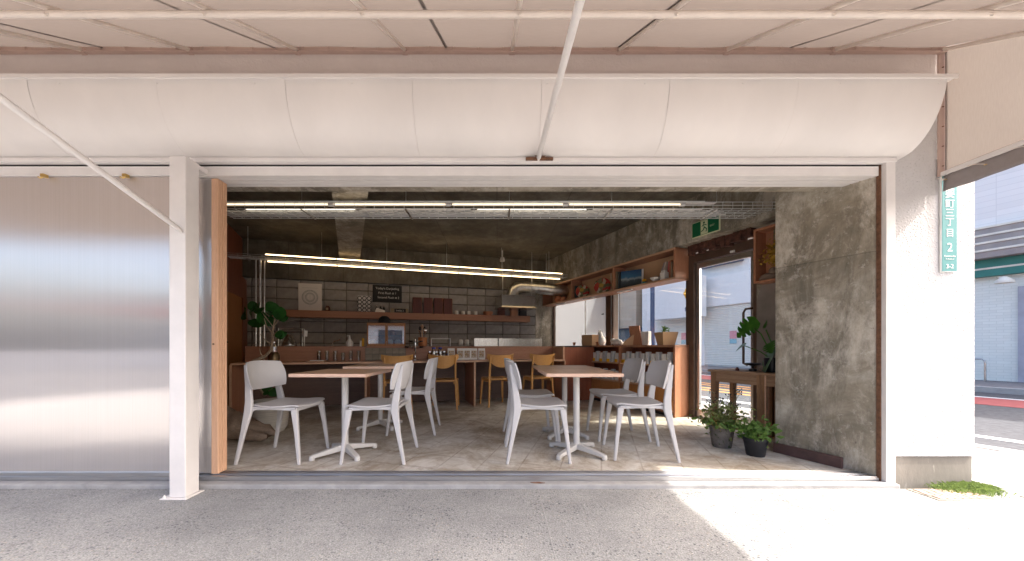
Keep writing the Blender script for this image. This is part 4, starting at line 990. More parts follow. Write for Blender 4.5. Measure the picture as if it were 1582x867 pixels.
# range hood and duct
t = bthing('range_hood','stainless steel range hood with round duct over the kitchen','range hood',797,6.55,bz(797,477,6.55))
w = bsz(773,823,6.55)/2; hd_ = .24
MB().box(-w,w,-.18,.30,0.02,hd_).build('hood_box','steel',t,bevel=.004)
MB().add([(-w-.03,-.21,0),(w+.03,-.21,0),(w+.03,.32,0),(-w-.03,.32,0),(-w,-.18,.03),(w,-.18,.03),(w,.30,.03),(-w,.30,.03)],[(0,1,2,3),(0,1,5,4),(1,2,6,5),(2,3,7,6),(3,0,4,7)]).build('rim','steel',t)
e_ = [( -.05,.05,.20),(-.05,.05,.30),(-.03,.05,.38),(.04,.05,.43),(.12,.05,.445)]
MB().tube(e_,.115,18).build('duct_elbow','galvanised',t,smooth=True)
MB().tube([(.12,.05,.445),(.50,.05,.442),(.51,.05,.442),(1.12,.05,.40)],[.112,.112,.118,.118],20).build('duct','galvanised',t,smooth=True)
for x_ in (-w+.03,w-.05,.6): MB().tube([(x_,-.12,hd_ if x_<.5 else .5),(x_,-.12,2.795-bz(797,477,6.55))],.006,6).build('rod','galvanised',t)

# ------------------------------------------------------------------ lights: wire trays with tubes
def wire_tray(t, L0, L1, w, hh, step):
    m = MB()
    for y_,z_ in ((-w/2,hh),(-w/2,hh/2),(-w/2,0),(-w/3,0),(-w/6,0),(0,0),(w/6,0),(w/3,0),(w/2,0),(w/2,hh/2),(w/2,hh)): m.tube([(L0,y_,z_),(L1,y_,z_)],.0032 if w > .2 else .0024,5)
    o = m.build('long_wire','zinc',t)
    x = L0+.02; c = MB().tube([(0,-w/2,hh),(0,-w/2,-.002),(0,w/2,-.002),(0,w/2,hh)],.0024,5).build('cross_wire','zinc',mesh_only=True)
    while x < L1: link('cross_wire',c,t,(x,0,0)); x += step
YT = 3.645; ZT = 2.318
lt = thing('cable_tray_light','front wire cable tray with glowing tube lamps across the opening','ceiling light',(0,YT,ZT))
xa,xb = (340-CX)*3.6/F,(1200-CX)*3.5/F
wire_tray(lt,xa,xb,.27,.066,.10)
MB().box(xa,xb-.72,-.150,-.138,.060,.072).build('rail','zinc',lt)
MB().box(xa,xb-.55,-.06,-.012,.09,.10).build('batten','white_steel',lt)
x = xa+.02; i = 0
while x+1.17 < xb-.15:
    MB().tube([(x,-.095,.056),(x+1.12,-.095,.056)],.0105,10).build('tube_lamp','tube_front',lt,smooth=True)
    MB().tube([(x+.25,-.045,.028),(x+1.37,-.045,.028)],.010,10).build('tube_lamp','white_paint' if i%2 else 'tube_white',lt,smooth=True)
    MB().tube([(x+1.12,-.095,.056),(x+1.17,-.095,.056)],.016,10).build('lamp_holder','white_steel',lt)
    MB().box(x+.42,x+.55,.03,.075,.01,.045).build('driver','ceramic',lt,bevel=.004)
    x += 1.19; i += 1
for y_,r_ in ((-.02,.006),(.03,.007),(.07,.006),(.11,.007)): MB().tube([(xa,y_,.012),(xb-.45,y_,.012)],r_,6).build('conduit','zinc',lt,smooth=True)
for k in range(18):
    x = xa+.05+k*.275; pts = [(x+q*.07,.06*math.sin(q*1.3+k)+.03,.014+.022*abs(math.sin(q*.9+k*2))) for q in range(9)]
    if pts[-1][0] > xb-.3: continue
    MB().tube(pts,.0075,6).build('cable','ceramic',lt,smooth=True)
for px in (466,627,787,945,1107):
    x = (px-CX)*(YT-.13)/F; MB().tube([(x,-.13,.06),(x,-.13,2.795-ZT)],.004,6).build('rod','galvanised',lt)
    MB().box(x-.008,x+.008,-.142,.14,-.010,-.004).build('hanger','galvanised',lt)
# second tray over the counter
ZR = 2.30; B2 = 6.28
l2 = thing('rear_light_rail','long rail of glowing tube lamps over the counter','ceiling light',B(0,B2,ZR),RB)
a0_,a1_ = bx_(412,B2),bx_(885,B2)
wire_tray(l2,a0_-.7,a1_+.32,.15,.05,.16)
x = a0_; i = 0
while x+1.0 < a1_+.2:
    MB().tube([(x,-.05,.068),(x+1.0,-.05,.068)],.008,8).build('tube_lamp','tube_warm',l2,smooth=True)
    MB().tube([(x,.05,-.018),(x+1.0,.05,-.018)],.009,8).build('tube_lamp','tube_warm',l2,smooth=True)
    MB().box(x+1.001,x+1.019,-.062,-.038,.055,.08).box(x+1.001,x+1.019,.037,.063,-.032,-.005).build('joint','galvanised',l2)
    x += 1.02
for px in (383,497,597.6,690,775,848):
    x = bx_(px,B2); MB().tube([(x,0,.05),(x,0,2.795-ZR)],.005,6).build('rod','galvanised',l2); MB().box(x-.008,x+.008,-.085,.085,-.022,-.014).build('hanger','galvanised',l2)
for i,px in enumerate((395.5,402,408.5)):
    zt = ZR-.02; t = bthing('conduit',['left steel conduit dropping to the counter at the ficus','middle thick steel conduit dropping to the counter at the ficus','right steel conduit dropping to the counter at the ficus'][i],'pipe',px,6.25,ZL,0,'steel conduits by the ficus')
    MB().tube([(0,0,0),(0,0,zt-ZL)],.020 if i==1 else .011,8).build('pipe','galvanised',t,smooth=True)
# ceiling pipe stub
t = tag(MB().tube([(-2.6,3.02,2.64),(-1.72,3.02,2.64),(-1.61,3.06,2.63),(-1.57,3.14,2.60),(-1.57,3.2,2.45)],.045,14).build('drain_pipe','ceramic',smooth=True),'white plastic drain pipe bending under the ceiling behind the tray','pipe')
t = thing('ceiling_speaker','small white spot lamp hanging under the ceiling over the counter','spotlight',B(bx_(776,6.5),6.5,2.80),RB)
MB().tube([(0,0,0),(0,0,-.12)],.008,6).build('stem','white_steel',t); MB().lathe([(0,-.12),(.035,-.13),(.05,-.18),(.045,-.21),(0,-.21)],14).build('head','white_steel',t,smooth=True)

# ================================================================== WINDOW SIDE (frame W)
wf = thing('window_frame','brown framed shop windows above the bookcase','window',W(0,4.24,.90),RW)
MB().box(-6.72,-3.31,-.05,.05,0,.05).box(-6.72,-3.31,-.05,.05,1.30,1.349).build('rails','dark_frame',wf)
for s,w_ in ((-6.70,.05),(-4.90,.13),(-4.79,.05),(-3.335,.05)): MB().box(s-w_/2,s+w_/2,-.051,.051,.05,1.30).build('mullion','dark_frame' if w_ != .05 or s < -5 else 'dark_frame',wf)
MB().box(-4.812,-4.800,-.07,-.052,.05,1.30).build('bright_strip','aluminium',wf)
MB().box(-6.675,-4.965,-.004,.002,.05,1.30).build('pane','frosted',wf); MB().box(-4.765,-3.36,-.003,.003,.05,1.30).build('pane','glass',wf)
MB().box(-5.6,-5.585,-.02,-.005,.05,1.30).build('muntin','shutter_white',wf); MB().tube([(-5.1,-.02,.62),(-5.04,-.04,.62)],.012,6).build('latch','black_metal',wf)
gd = thing('glass_door','glass side door with brown frame and long bar handle','door',W(0,4.24,0),RW)
MB().box(-3.31,-3.235,-.06,.06,-.02,2.149).box(-2.50,-2.44,-.06,.06,-.02,2.149).box(-3.235,-2.50,-.06,.06,2.04,2.149).box(-3.235,-2.50,-.06,.06,-.05,.012).build('door_frame','dark_frame',gd,bevel=.002)
MB().box(-3.225,-3.185,-.02,.02,.02,2.03).box(-2.55,-2.51,-.02,.02,.02,2.03).box(-3.185,-2.55,-.02,.02,.02,.12).box(-3.185,-2.55,-.02,.02,1.96,2.03).build('leaf','aluminium',gd,bevel=.002)
MB().box(-3.185,-2.55,-.003,.003,.12,1.96).build('pane','glass',gd)
hs = wx(1149,4.16)
MB().tube([(hs,-.02,.72),(hs,-.085,.74),(hs,-.085,1.32),(hs+.02,-.08,1.36),(hs+.06,-.02,1.37)],.013,8).build('handle','dark_frame',gd,smooth=True)
MB().box(-2.75,-2.70,-.075,-.02,2.045,2.07).build('door_closer','ceramic',gd)

# upper shelf
us = thing('upper_shelf','long open plywood shelf hung above the windows','shelf',W(0,3.93,1.823),RW)
D = .255; T = .028; s0,s1 = -6.72,-3.31; HZ = .415
MB().box(s0,s1,0,D,0,T).build('bottom','ply_h',us,bevel=.002); MB().box(s0,s1,0,D,HZ-T,HZ).build('top','ply_h',us,bevel=.002); MB().box(s0,s1-T,D-.012,D-.001,T,HZ-T).build('back','cardboard',us)
for s in (s0,-5.65,-4.49): MB().box(s,s+T,0.001,D-.013,T,HZ-T).build('divider','ply',us)
MB().box(s1-T,s1,-.001,D,-.001,HZ+.001).build('end_panel','ply',us,bevel=.002)
MB().box(s0,s1,-.0025,0,.001,T).box(s0,s1,-.0025,0,HZ-T,HZ-.001).build('front_edge','ply_edge',us)
for s in (-6.1,-5.2,-4.3): MB().box(s-.16,s+.16,.06,.09,-.018,-.001).build('lamp_strip','shutter_white',us)
ZU = 1.823+T
def wthing(name,label,cat,s,n,z,rz=0,group=None): return thing(name,label,cat,W(s,n,z),RW+rz,group)
for px,r,lab,tilt in ((904,.125,'red flowered round fan lower left on the upper shelf',.12),(933,.145,'cream and green round fan beside the red one on the upper shelf',-.1)):
    s = wx(px,4.05); t = wthing('round_fan',lab,'fan',s,3.99,ZU,.8+tilt,'painted round fans')
    m = MB(); m.lathe([(r,0),(r,.012),(r*.9,.02),(0,.03)],28); m.v = [(x,.10-z+ (r+y)*.12 ,y+r) for x,y,z in m.v]; m.build('disc','fan_print',t,smooth=True)
    mm = MB(); mm.lathe([(r*1.01,-.003),(r*1.02,.004),(r*1.01,.012)],28,cap=False); mm.v = [(x,.10-z+(r+y)*.12,y+r*1.02) for x,y,z in mm.v]; mm.build('rim','plate_cream',t)
for i,(px,hgt_,m_) in enumerate(((891,.24,'book_dark'),(951.5,.30,'paper_white'),(955,.29,'book_tan'),(958.5,.27,'book_dark'))):
    s = wx(px,4.0); t = wthing('upper_shelf_book',['thin dark book left of the red fan','white book against the shelf divider','tan book second from the shelf divider','dark book leaning by the picture book'][i],'book',s,3.96,ZU,0,'books on the upper shelf'); MB().box(-.014,.014,0,.19,0,hgt_).build('cover',m_,t,bevel=.001)
s = wx(974,4.02); t = wthing('picture_book','large dark blue landscape book standing face out on the upper shelf','book',s,4.04,ZU,.55)
MB().box(-.16,.15,0,.015,0,.27).build('jacket','jacket',t); MB().box(.152,.175,0,.018,0,.272).build('spine','paper_white',t)
s = wx(996,4.0); t = wthing('toy_figure','small yellow and green toy on the upper shelf','toy',s,4.0,ZU)
MB().lathe([(.03,0),(.04,.015),(.035,.035),(0,.04)],12).build('base','far_green',t,smooth=True); MB().lathe([(.025,0),(.032,.02),(.02,.04),(0,.045)],12,(-.01,0,.038)).build('top','yellow_label',t,smooth=True); MB().lathe([(0,0),(.015,.01),(0,.02)],8,(.02,0,.05)).build('ball','orange_logo',t)
s = wx(1012,3.98); t = wthing('white_bowl','small white bowl on the upper shelf','bowl',s,3.98,ZU); MB().lathe([(.03,0),(.032,.008),(.07,.055),(.066,.055),(.028,.014),(0,.012)],20).build('body','ceramic',t,smooth=True)
s = wx(1027,4.0); t = wthing('white_jar','square white lidded jar near the end of the upper shelf','jar',s,3.99,ZU); MB().box(-.045,.045,-.04,.04,0,.105).build('body','ceramic',t,bevel=.012); MB().box(-.03,.03,-.028,.028,.106,.13).build('lid','ceramic',t,bevel=.008)
for i,(px,h_,m_,tl_) in enumerate(((1018,.25,'far_grey',.45),(1021.5,.26,'beige_wall',.35),(1033,.25,'painted_pink',.1),(1036,.26,'terracotta',.05),(1039,.24,'book_tan',0))):
    s = wx(px,4.06); t = wthing('leaning_book',['grey leaning','beige leaning','dark pink upright','brick red upright','tan upright'][i]+' book near the shelf end panel','book',s,4.04,ZU,0,'books by the end of the upper shelf')
    m = MB().box(-.013,.013,0,.12,0,h_); m.v = [(x+z*tl_,y,z) for x,y,z in m.v]; m.build('cover',m_,t)
s = wx(862,4.0); t = wthing('shelf_pot','brown pots at the dim far end of the upper shelf','pot',s,4.0,ZU); MB().lathe([(.05,0),(.08,.06),(.06,.13),(.05,.14),(0,.13)],16).build('body','terracotta',t,smooth=True); MB().lathe([(.04,0),(.06,.05),(.03,.1),(0,.1)],14,(.17,.02,0)).build('small_pot','ply',t,smooth=True)

# bookcase under the window
bc = thing('bookcase','low plywood bookcase under the window filled with tea tins','bookcase',W(0,3.93),RW)
s0,s1 = -5.29,-3.31; ZB = .955
MB().box(s0,s1,-.005,D,ZB-.03,ZB).build('top','ply_h',bc,bevel=.002); MB().box(s0,s1-T,D-.012,D-.001,.05,ZB-.03).build('back','red_ply',bc)
MB().box(s0+.02,s1-.02,.03,D-.02,0,.049).build('plinth','black_plastic',bc); MB().box(s0,s1-T,.0,D-.013,.05,.078).build('bottom','ply_h',bc)
for s in (s0,-4.355): MB().box(s,s+T,.0,D-.013,.079,ZB-.031).build('divider','red_ply' if s == s0 else 'ply',bc)
MB().box(s1-T,s1,-.004,D,.0,ZB-.031).build('end_panel','ply',bc,bevel=.002)
for z_ in (.37,.66): 
    for x0_,x1_ in ((s0+T,-4.356),(-4.326,s1-T-.001)): MB().box(x0_,x1_,.005,D-.013,z_,z_+.022).build('shelf_board','ply_edge',bc)
for k in range(4):
    x0_ = s0+T+.003+k*(s1-s0-2*T)/4; w_ = (s1-s0-2*T)/4-.006
    if k == 1: w_ -= .02
    if k == 2: x0_ += .025; w_ -= .02
    MB().box(x0_,x0_+w_,-.002,.014,.085,.366).build('door','orange_ply',bc,bevel=.002)
tin = MB().box(-.028,.028,-.03,.03,0,.175).build('tin','tin_grey',mesh_only=True); tin2 = MB().box(-.034,.034,-.02,.02,0,.15).build('packet','paper_white',mesh_only=True)
ordn = ['first','second','third','fourth','fifth','sixth','seventh','eighth','ninth','tenth','eleventh','twelfth']
for row,(zr) in enumerate((.683,.393)):
    for side,(sa,sb) in enumerate(((-5.20,-4.40),(-4.28,-3.40))):
        k = 0; s = sa
        while s < sb:
            big = (k%2 == 0)
            nm = 'tea_packet' if big else 'tea_tin'
            lab = '%s %s from the left on the %s bookcase shelf, %s bay' % (ordn[k], 'pale tea packet' if big else 'grey tea tin', ('upper','lower')[row], ('left','right')[side])
            o = link(nm, tin2 if big else tin, None, W(s,3.975+random.uniform(0,.01),zr), RW+random.uniform(-.05,.05), .003, 1)
            tag(o,lab,'packet' if big else 'tin','tea tins and packets in the bookcase')
            if big and row == 0: 
                MB().box(-.034,.034,-.026,-.0205,.0,.05).build('label','yellow_label',o)
            s += .095; k += 1
# on top of the bookcase
t = wthing('cardboard_box','plain tan cardboard box at the far end of the bookcase top','box',-5.12,4.03,ZB); MB().box(-.17,.13,-.12,.12,0,.19).build('carton','cardboard',t,bevel=.002)
def blob(m, c, r, n=14):
    prof_ = [(math.sin(math.pi*i/10),-math.cos(math.pi*i/10)) for i in range(11)]
    o = len(m.v); m.lathe([(max(a,1e-6),b) for a,b in prof_],n,cap=False)
    m.v[o:] = [(c[0]+x*r[0],c[1]+y*r[1],c[2]+z*r[2]) for x,y,z in m.v[o:]]
t = wthing('sitting_cat_figure','white sitting animal figurine beside the cardboard box','figurine',wx(930,4.0),4.0,ZB)
m = MB(); blob(m,(0,0,.075),(.07,.06,.085)); blob(m,(-.02,-.01,.15),(.045,.04,.07)); blob(m,(-.035,-.015,.215),(.038,.036,.036)); m.lathe([(.014,0),(.0,.035)],8,(-.052,-.01,.24)).lathe([(.014,0),(.0,.035)],8,(-.02,-.01,.24)); m.build('body','ceramic',t,smooth='full')
t = wthing('lying_cat_figure','white lying animal figurine on the bookcase top','figurine',wx(953,4.0),4.0,ZB)
m = MB(); blob(m,(0,0,.05),(.12,.05,.055)); blob(m,(-.08,-.01,.075),(.045,.042,.04)); blob(m,(.1,0,.03),(.04,.035,.03)); m.build('body','ceramic',t,smooth='full')
for px,lab in ((888,'tiny terracotta pot left of the cardboard box'),(924,'tiny terracotta pot by the sitting figurine')):
    t = wthing('tiny_pot',lab,'pot',wx(px,3.98),3.965,ZB,0,'tiny terracotta pots'); MB().lathe([(.018,0),(.026,.045),(.03,.045),(.03,.06),(.024,.06),(0,.05)],14).build('body','terracotta',t,smooth=True)
s = wx(983,4.0); t = wthing('picture_stand','back of a brown picture frame propped on the bookcase','picture frame',s,4.0,ZB,R(8))
m = MB().box(-.095,.095,0,.015,0,.30); m.v = [(x-z*.32,y+z*.22,z) for x,y,z in m.v]; m.build('frame_back','ply',t,bevel=.002)
m = MB().add([(-.05,-.01,0),(-.17,-.10,0),(-.16,-.09,.05),(-.09,.03,.16),(-.06,.03,.16)],[(0,1,2,3,4)]); m.build('stand_leg','cardboard',t).modifiers.new('t','SOLIDIFY').thickness = .006
for i,px in enumerate((995,1001)):
    t = wthing('white_block',['left','right'][i]+' of two tall white boxes on the bookcase top','box',wx(px,4.08),4.08,ZB,0,'tall white boxes on the bookcase'); MB().box(-.035,.035,-.03,.03,0,.205).build('carton','shutter_white',t,bevel=.003)
s = wx(1028,4.03); t = wthing('wooden_planter','tapered wooden planter with small seedlings on the bookcase top','planter',s,4.04,ZB,R(-20))
MB().add([(-.08,-.08,0),(.08,-.08,0),(.08,.08,0),(-.08,.08,0),(-.12,-.11,.175),(.12,-.11,.175),(.12,.11,.175),(-.12,.11,.175)],[(0,1,2,3),(0,1,5,4),(1,2,6,5),(2,3,7,6),(3,0,4,7)]).build('box','planter_wood',t).modifiers.new('t','SOLIDIFY').thickness = .01
MB().box(-.11,.11,-.10,.10,.155,.16).build('soil','soil',t)
def leaves(n, c, spread, size, up=.5, seed=1, drop=0.0):
    rnd = random.Random(seed); m = MB()
    for i in range(n):
        p = Vector((c[0]+rnd.gauss(0,spread[0]),c[1]+rnd.gauss(0,spread[1]),c[2]+rnd.gauss(0,spread[2])))
        d = Vector((rnd.gauss(0,1),rnd.gauss(0,1),rnd.gauss(up,.6))).normalized(); l = size*rnd.uniform(.6,1.3)
        s_ = d.cross(Vector((rnd.gauss(0,1),rnd.gauss(0,1),rnd.gauss(0,1)))).normalized()*l*.28; q = p+d*l*.5; nrm = s_.cross(d).normalized()*l*.08
        m.add([p,q+s_+nrm,p+d*l-nrm,q-s_+nrm],[(0,1,2),(0,2,3)])
    return m
m = leaves(26,(-.02,0,.22),(.035,.03,.025),.05,.6,3)
m.build('seedlings','leaf_green',t); MB().tube([(-.03,0,.155),(-.02,0,.22)],.004,6).tube([(.02,.02,.155),(.03,.02,.2)],.003,6).build('stem','leaf_green',t)

# box shelf beyond the pier
t = wthing('box_shelf','small plywood box shelf beside the glass door','shelf',-2.36,3.95,1.60)
MB().box(0,.45,0,.19,0,.022).box(0,.45,0,.19,.55,.572).box(0,.022,0,.19,.022,.55).box(.43,.45,0,.19,.022,.55).build('sides','ply',t,bevel=.002); MB().box(.022,.43,.178,.188,.022,.55).build('back','ply',t)
t = wthing('dried_flowers','hanging bunch of dried yellow flowers in the box shelf','dried flowers',-2.20,4.02,1.84)
leaves(160,(0,0,.05),(.05,.04,.075),.05,-.3,5).build('blooms','flower_yellow',t); MB().tube([(0,0,.1),(0,0,.3)],.006,6).build('stems','stalk',t)
t = wthing('driftwood_bird','small carved wooden bird in the box shelf','figurine',-2.255,4.02,1.622)
m = MB(); blob(m,(0,0,.04),(.08,.04,.038)); blob(m,(.04,0,.09),(.035,.03,.04)); blob(m,(-.05,0,.025),(.05,.03,.02)); m.build('body','driftwood',t,smooth='full')

# rough wooden console
t = wthing('console_table','rough old wooden console table by the glass door','table',-2.32,3.70,0)
MB().box(-.36,.40,-.02,.38,.655,.68).build('top','old_wood_h',t,bevel=.004)
MB().box(-.30,.34,.0,.02,.55,.654).build('apron','old_wood_h',t,bevel=.003); MB().box(-.325,-.305,.02,.34,.55,.654).build('apron','old_wood_h',t)
for x_,y_,w_,d_ in ((-.305,.025,.06,.06),(.175,.025,.075,.055),(.08,.32,.07,.05),(-.305,.33,.055,.05),(.345,.33,.055,.05)):
    MB().loft([(x_,y_,0,w_*.85,d_*.85),(x_,y_,.655,w_,d_)]).build('leg','old_wood',t,bevel=.004)
MB().box(.212,.226,-.003,.05,0,.654).build('leg_strip','ply_edge',t)
MB().box(-.29,.16,.02,.045,.06,.12).build('stretcher','old_wood_h',t,bevel=.003)
MB().box(.24,.34,.10,.35,.05,.55).build('side_board','old_wood',t)
ZC = .681
t = wthing('pedestal_dish','dark metal footed dish on the console','dish',wx(1163,3.82),3.82,ZC); MB().lathe([(.035,0),(.035,.022),(.012,.03),(.012,.05),(.06,.066),(.075,.082),(.07,.082),(.02,.06),(0,.06)],20).build('body','black_metal',t,smooth=True)
t = wthing('small_cone','little brown cone on the console edge','ornament',wx(1139,3.76),3.76,ZC); MB().lathe([(.018,0),(.02,.012),(.006,.035),(0,.038)],10).build('body','dark_red_wood',t,smooth=True)
t = wthing('shell_ornament','brown shell ornament by the footed dish','ornament',wx(1180,3.86),3.86,ZC); m = MB(); blob(m,(0,0,.03),(.045,.03,.03)); blob(m,(.03,0,.055),(.03,.025,.03)); m.build('body','driftwood',t,smooth='full')
# monstera
def mleaf(t, base, tip_dir, size, nrm, mat_='monstera', cuts=True):
    d = Vector(tip_dir).normalized(); n_ = Vector(nrm); s_ = d.cross(n_).normalized(); n_ = s_.cross(d)
    out = []
    K = 22
    for i in range(K+1):
        u = i/K; w_ = math.sin(math.pi*min(1,u*.92+.08))**.7*(.62-.25*u)
        if cuts and 3 < i < 19 and i%4 == 2: w_ *= .42
        out.append((u,w_))
    m = MB(); vs = []
    for u,w_ in out:
        c = Vector(base)+d*(u-.12)*size-n_*(u*u*.18*size)
        vs += [c-s_*w_*size+n_*w_*.12*size, c, c+s_*w_*size+n_*w_*.12*size]
    m.add(vs,[(3*i,3*i+1,3*i+4,3*i+3) for i in range(K)]+[(3*i+1,3*i+2,3*i+5,3*i+4) for i in range(K)])
    return m.build('leaf',mat_,t,smooth='full')
mo = wthing('monstera_plant','potted monstera with split leaves on the console by the pier','plant',-2.13,3.86,ZC)
MB().lathe([(.06,0),(.075,.14),(.07,.14),(.055,.01),(0,.01)],18).build('pot','black_plastic',mo,smooth=True); MB().lathe([(.07,.12),(0,.125)],18).build('soil','soil',mo)
MB().tube([(0,0,.12),(-.03,-.02,.25),(-.08,-.04,.38),(-.13,-.05,.43)],.006,6).build('stem','monstera',mo); MB().tube([(0,0,.12),(.0,-.02,.3),(-.04,-.03,.42)],.006,6).build('stem','monstera',mo); MB().tube([(0,0,.12),(-.08,-.05,.2),(-.2,-.1,.26)],.005,6).build('stem','monstera',mo)
mleaf(mo,(-.13,-.05,.50),(-.55,-.25,-.45),.25,(-.2,-.9,.35)); mleaf(mo,(-.04,-.03,.46),(.1,-.3,.25),.09,(-.2,-.7,.6),cuts=False); mleaf(mo,(-.2,-.1,.27),(-.7,-.2,-.45),.13,(0,-.3,.9),cuts=False)
mleaf(mo,(.0,-.04,.28),(.2,-.35,-.35),.14,(-.3,-.8,.5)); mleaf(mo,(-.02,-.08,.02),(.28,-.1,.9),.30,(-.75,-.6,.2),cuts=False)

# exit sign on the beam
ex = thing('exit_sign','green emergency exit sign with running figure on the concrete beam','sign',W((wx(1069,3.93)+wx(1112,3.93))/2,3.945,2.275),RW)
w = (wx(1112,3.93)-wx(1069,3.93))/2
MB().box(-w,w,-.018,0,0,.185).build('rim','sign_pale',ex,bevel=.003); MB().box(-w+.008,w-.008,-.020,-.0185,.008,.177).build('plate','sign_green',ex); MB().box(-.055,.035,-.0215,-.0205,.012,.172).build('door_field','sign_pale',ex)
r = MB(); y_ = -.0228
def seg(p,q,wd): r.bar((p[0],y_,p[1]),(q[0],y_,q[1]),.001,wd)
r.lathe([(.0001,0),(.013,.0005)],12); r.v = [(x-.012,y_,.148+y) for x,y,z in r.v]
seg((-.012,.13),(-.004,.088),.026); seg((-.012,.128),(-.04,.108),.009); seg((-.006,.125),(.022,.108),.009); seg((-.002,.09),(.024,.062),.012); seg((.024,.062),(.014,.034),.010); seg((-.006,.09),(-.024,.058),.012); seg((-.024,.058),(-.05,.05),.010)
r.build('running_figure','sign_green',ex)
text('lettering','EXIT',.028,'sign_pale',ex,(.09,-.0215,.085))

# ================================================================== PLANTS IN POTS
def pot_plant(name,label,loc,pr,ph,mat_,lm,seed,n,spread,size,h0):
    t = thing(name,label,'potted plant',loc)
    MB().lathe([(pr*.72,0),(pr*.76,.01),(pr,ph),(pr*1.03,ph),(pr*1.03,ph-.02),(pr*.93,ph-.02),(pr*.7,.02),(0,.02)],26).build('pot',mat_,t,smooth=True)
    MB().lathe([(pr*.92,ph-.025),(0,ph-.015)],20).build('soil','soil',t)
    f = leaves(n,(0,0,ph+h0),spread,size,.35,seed); f.build('foliage',lm,t)
    rnd = random.Random(seed); m = MB()
    for i in range(22):
        a = rnd.uniform(0,6.28); r_ = rnd.uniform(.3,1)*spread[0]*1.7; m.tube([(0.02*math.cos(a),.02*math.sin(a),ph-.02),(r_*.6*math.cos(a),r_*.6*math.sin(a),ph+h0*.9),(r_*math.cos(a),r_*math.sin(a),ph+h0*rnd.uniform(.6,1.9))],[.004,.003,.0015],5)
    m.build('stems','stalk',t); return t
t = pot_plant('weathered_pot_plant','straggly green plant in a mossy grey pot near the console',(2.095,3.26,0),.105,.20,'pot_grey','leaf_mix',11,430,(.092,.08,.055),.045,.075)
m = MB(); rnd = random.Random(4); fl2 = MB()
for i in range(13):
    a = rnd.uniform(0,6.28); R_ = rnd.uniform(.05,.20); z_ = rnd.uniform(.36,.52); p = (R_*math.cos(a),R_*math.sin(a)*.7,z_)
    m.tube([(0,0,.18),(p[0]*.5,p[1]*.5,z_*.72),p],[.003,.002,.0015],5)
    for k in range(7):
        b_a = rnd.uniform(0,6.28); q = (p[0]+.03*math.cos(b_a),p[1]+.03*math.sin(b_a),p[2]+rnd.uniform(-.01,.03)); m.tube([p,q],[.0015,.001],4); blob(fl2,q,(.006,.006,.005),6)
m.build('dry_stalks','stalk',t); fl2.build('seed_heads','black_metal',t)
f = leaves(90,(0,0,.23),(.10,.09,.025),.06,-.25,8); f.build('trailing_leaves','leaf_green',t)
m = MB()
for i in range(9):
    a = rnd.uniform(0,6.28); R_ = rnd.uniform(.07,.13); pts = [(R_*.3*math.cos(a),R_*.3*math.sin(a),.2),(R_*.9*math.cos(a),R_*.9*math.sin(a),.30+rnd.uniform(-.03,.04)),(R_*1.3*math.cos(a+.4),R_*1.3*math.sin(a+.4),.26),(R_*1.2*math.cos(a+.7),R_*1.2*math.sin(a+.7),.17)]; m.tube(pts,[.004,.004,.003,.002],5)
m.build('tendrils','dry_leaf',t)
pot_plant('black_pot_plant','leafy green plant in a smooth black pot before the console',(2.217,3.0,0),.092,.155,'black_plastic','leaf_green',21,230,(.062,.055,.034),.058,.05)

# ficus with bent trunk in a woven pot
fi = thing('ficus_tree','ficus with bent bare trunk and dark leaves in a pale woven pot','plant',(-2.50,3.86,0))
MB().lathe([(.13,0),(.16,.05),(.175,.18),(.165,.33),(.17,.345),(.155,.345),(.15,.30),(0,.29)],30).build('pot','woven',fi,smooth=True); MB().lathe([(.15,.31),(0,.315)],20).build('soil','soil',fi)
def FP(px,py,Y=3.86): return ((px-CX)*Y/F+2.50, Y-3.86, H+(CY-py)*Y/F)
tr = [FP(410,612),FP(400,596),FP(383,580),FP(382,566),FP(392,558),FP(410,550),FP(419,541),FP(421,528),FP(421,512),FP(424,498),FP(426,484)]
MB().tube(tr,[.020,.019,.018,.017,.017,.016,.015,.013,.011,.009,.005],10).build('trunk','bark',fi,smooth=True)
for pts in (([(421,515),(412,505),(408,492)]),([(423,505),(433,490),(434,480)]),([(421,528),(432,522),(441,516)]),([(420,533),(410,526),(402,516)]),([(421,520),(428,512)]),([(408,556),(402,545),(401,538)]),([(424,508),(412,492),(404,482)])):
    MB().tube([FP(x,y,3.86-.02*i) for i,(x,y) in enumerate(pts)],[.006,.005,.003][:len(pts)],6).build('branch','bark',fi)
def hleaf(parent, c, d, nrm, size):
    d = Vector(d).normalized(); n_ = Vector(nrm); s_ = d.cross(n_).normalized(); n_ = s_.cross(d); K = 10; vs = []
    for i in range(K+1):
        u = i/K; w_ = .50*math.sin(math.pi*(u**.75))**.65 if 0 < u < 1 else 0.0
        q = Vector(c)+d*(u-.1)*size-n_*(u*u*.25*size); vs += [q-s_*w_*size+n_*(.10*w_*size),q,q+s_*w_*size+n_*(.10*w_*size)]
    return MB().add(vs,[(3*i,3*i+1,3*i+4,3*i+3) for i in range(K)]+[(3*i+1,3*i+2,3*i+5,3*i+4) for i in range(K)]).build('leaf','leaf_dark',parent,smooth='full')
rnd = random.Random(9)
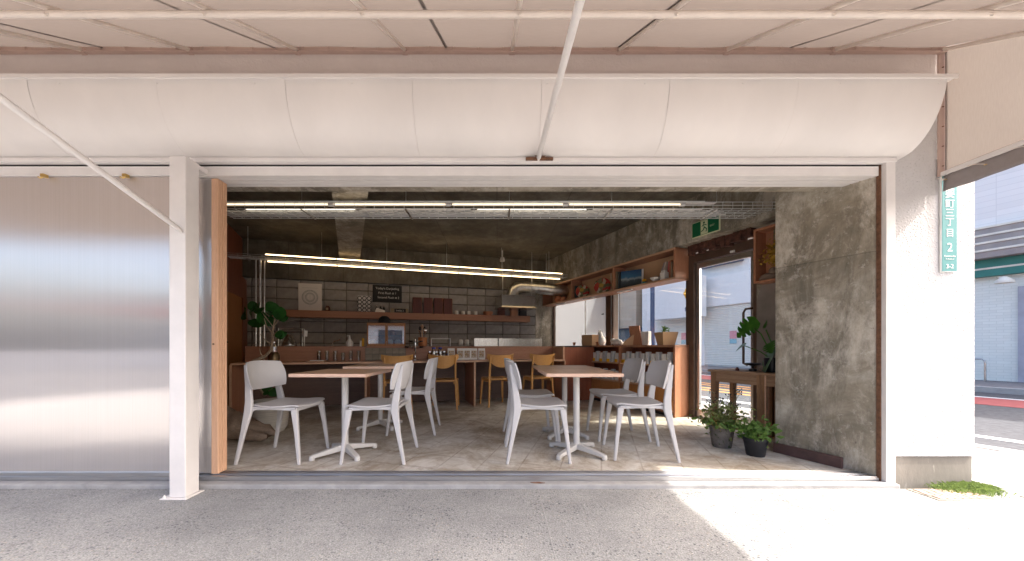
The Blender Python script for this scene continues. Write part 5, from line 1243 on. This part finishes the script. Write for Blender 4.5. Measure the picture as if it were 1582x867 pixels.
for (px,py) in [(380,480),(386,487),(392,476),(398,490),(402,478),(408,486),(413,475),(418,488),(424,479),(430,486),(434,478),(437,492),(405,494),(394,496),(384,473),(426,472),(411,496),(400,470),(376,486)]:
    hleaf(fi,FP(px,py-2,3.86+rnd.uniform(-.14,.12)),(rnd.gauss(0,.8),rnd.gauss(0,.6),-.35),(rnd.gauss(0,.5),-1.0,.65),rnd.uniform(.10,.155))
for (px,py) in [(428,514),(433,518),(437,513),(412,598),(418,604),(408,606),(416,594)]:
    hleaf(fi,FP(px,py,3.86+rnd.uniform(-.1,.0)),(rnd.gauss(0,.8),rnd.gauss(0,.6),-.4),(rnd.gauss(0,.4),-.9,.7),rnd.uniform(.06,.11))
# driftwood root
dw = thing('driftwood','large weathered driftwood root lying by the woven pot','driftwood',(-2.50,3.52,0))
for k,(pts,rs) in enumerate((([(-.45,.0,.30),(-.30,.02,.24),(-.12,.0,.15),(.08,-.02,.12),(.30,-.05,.07)],[.09,.11,.10,.07,.03]),([(-.5,.05,.09),(-.25,.0,.09),(.0,-.05,.07),(.25,-.10,.05)],[.07,.09,.06,.03]),([(-.3,-.05,.2),(-.22,-.1,.09),(-.26,-.15,.03)],[.08,.06,.03]))):
    P = [Vector(p) for p in pts]; q = []; rr = []
    for i in range(len(P)-1):
        for f_ in range(5): u = f_/5; q.append(P[i].lerp(P[i+1],u)+Vector((0,rnd.gauss(0,.006),rnd.gauss(0,.006)))); rr.append((rs[i]*(1-u)+rs[i+1]*u)*rnd.uniform(.85,1.15))
    q.append(P[-1]); rr.append(rs[-1]*.5); m = MB().tube(q,rr,14)
    m.v = [(x+rnd.gauss(0,.006),y+rnd.gauss(0,.006),max(.001,z+rnd.gauss(0,.007))) for x,y,z in m.v]; m.build('root' if k else 'trunk','driftwood',dw,smooth='full')
# glass dispenser by the trunk
t = bthing('steel_dispenser','dark glass jar with steel collar on the counter behind the ficus','jar',423,5.55,.718)
MB().lathe([(.06,0),(.07,.01),(.075,.10),(.05,.14),(0,.141)],18).build('body','brass_dark',t,smooth=True); MB().lathe([(.05,.141),(.052,.21),(.04,.215),(.02,.24),(0,.242)],18).build('collar','chrome',t,smooth=True); MB().lathe([(.018,.242),(.03,.26),(.03,.285),(.012,.30),(0,.302)],14).build('knob','chrome',t,smooth=True)
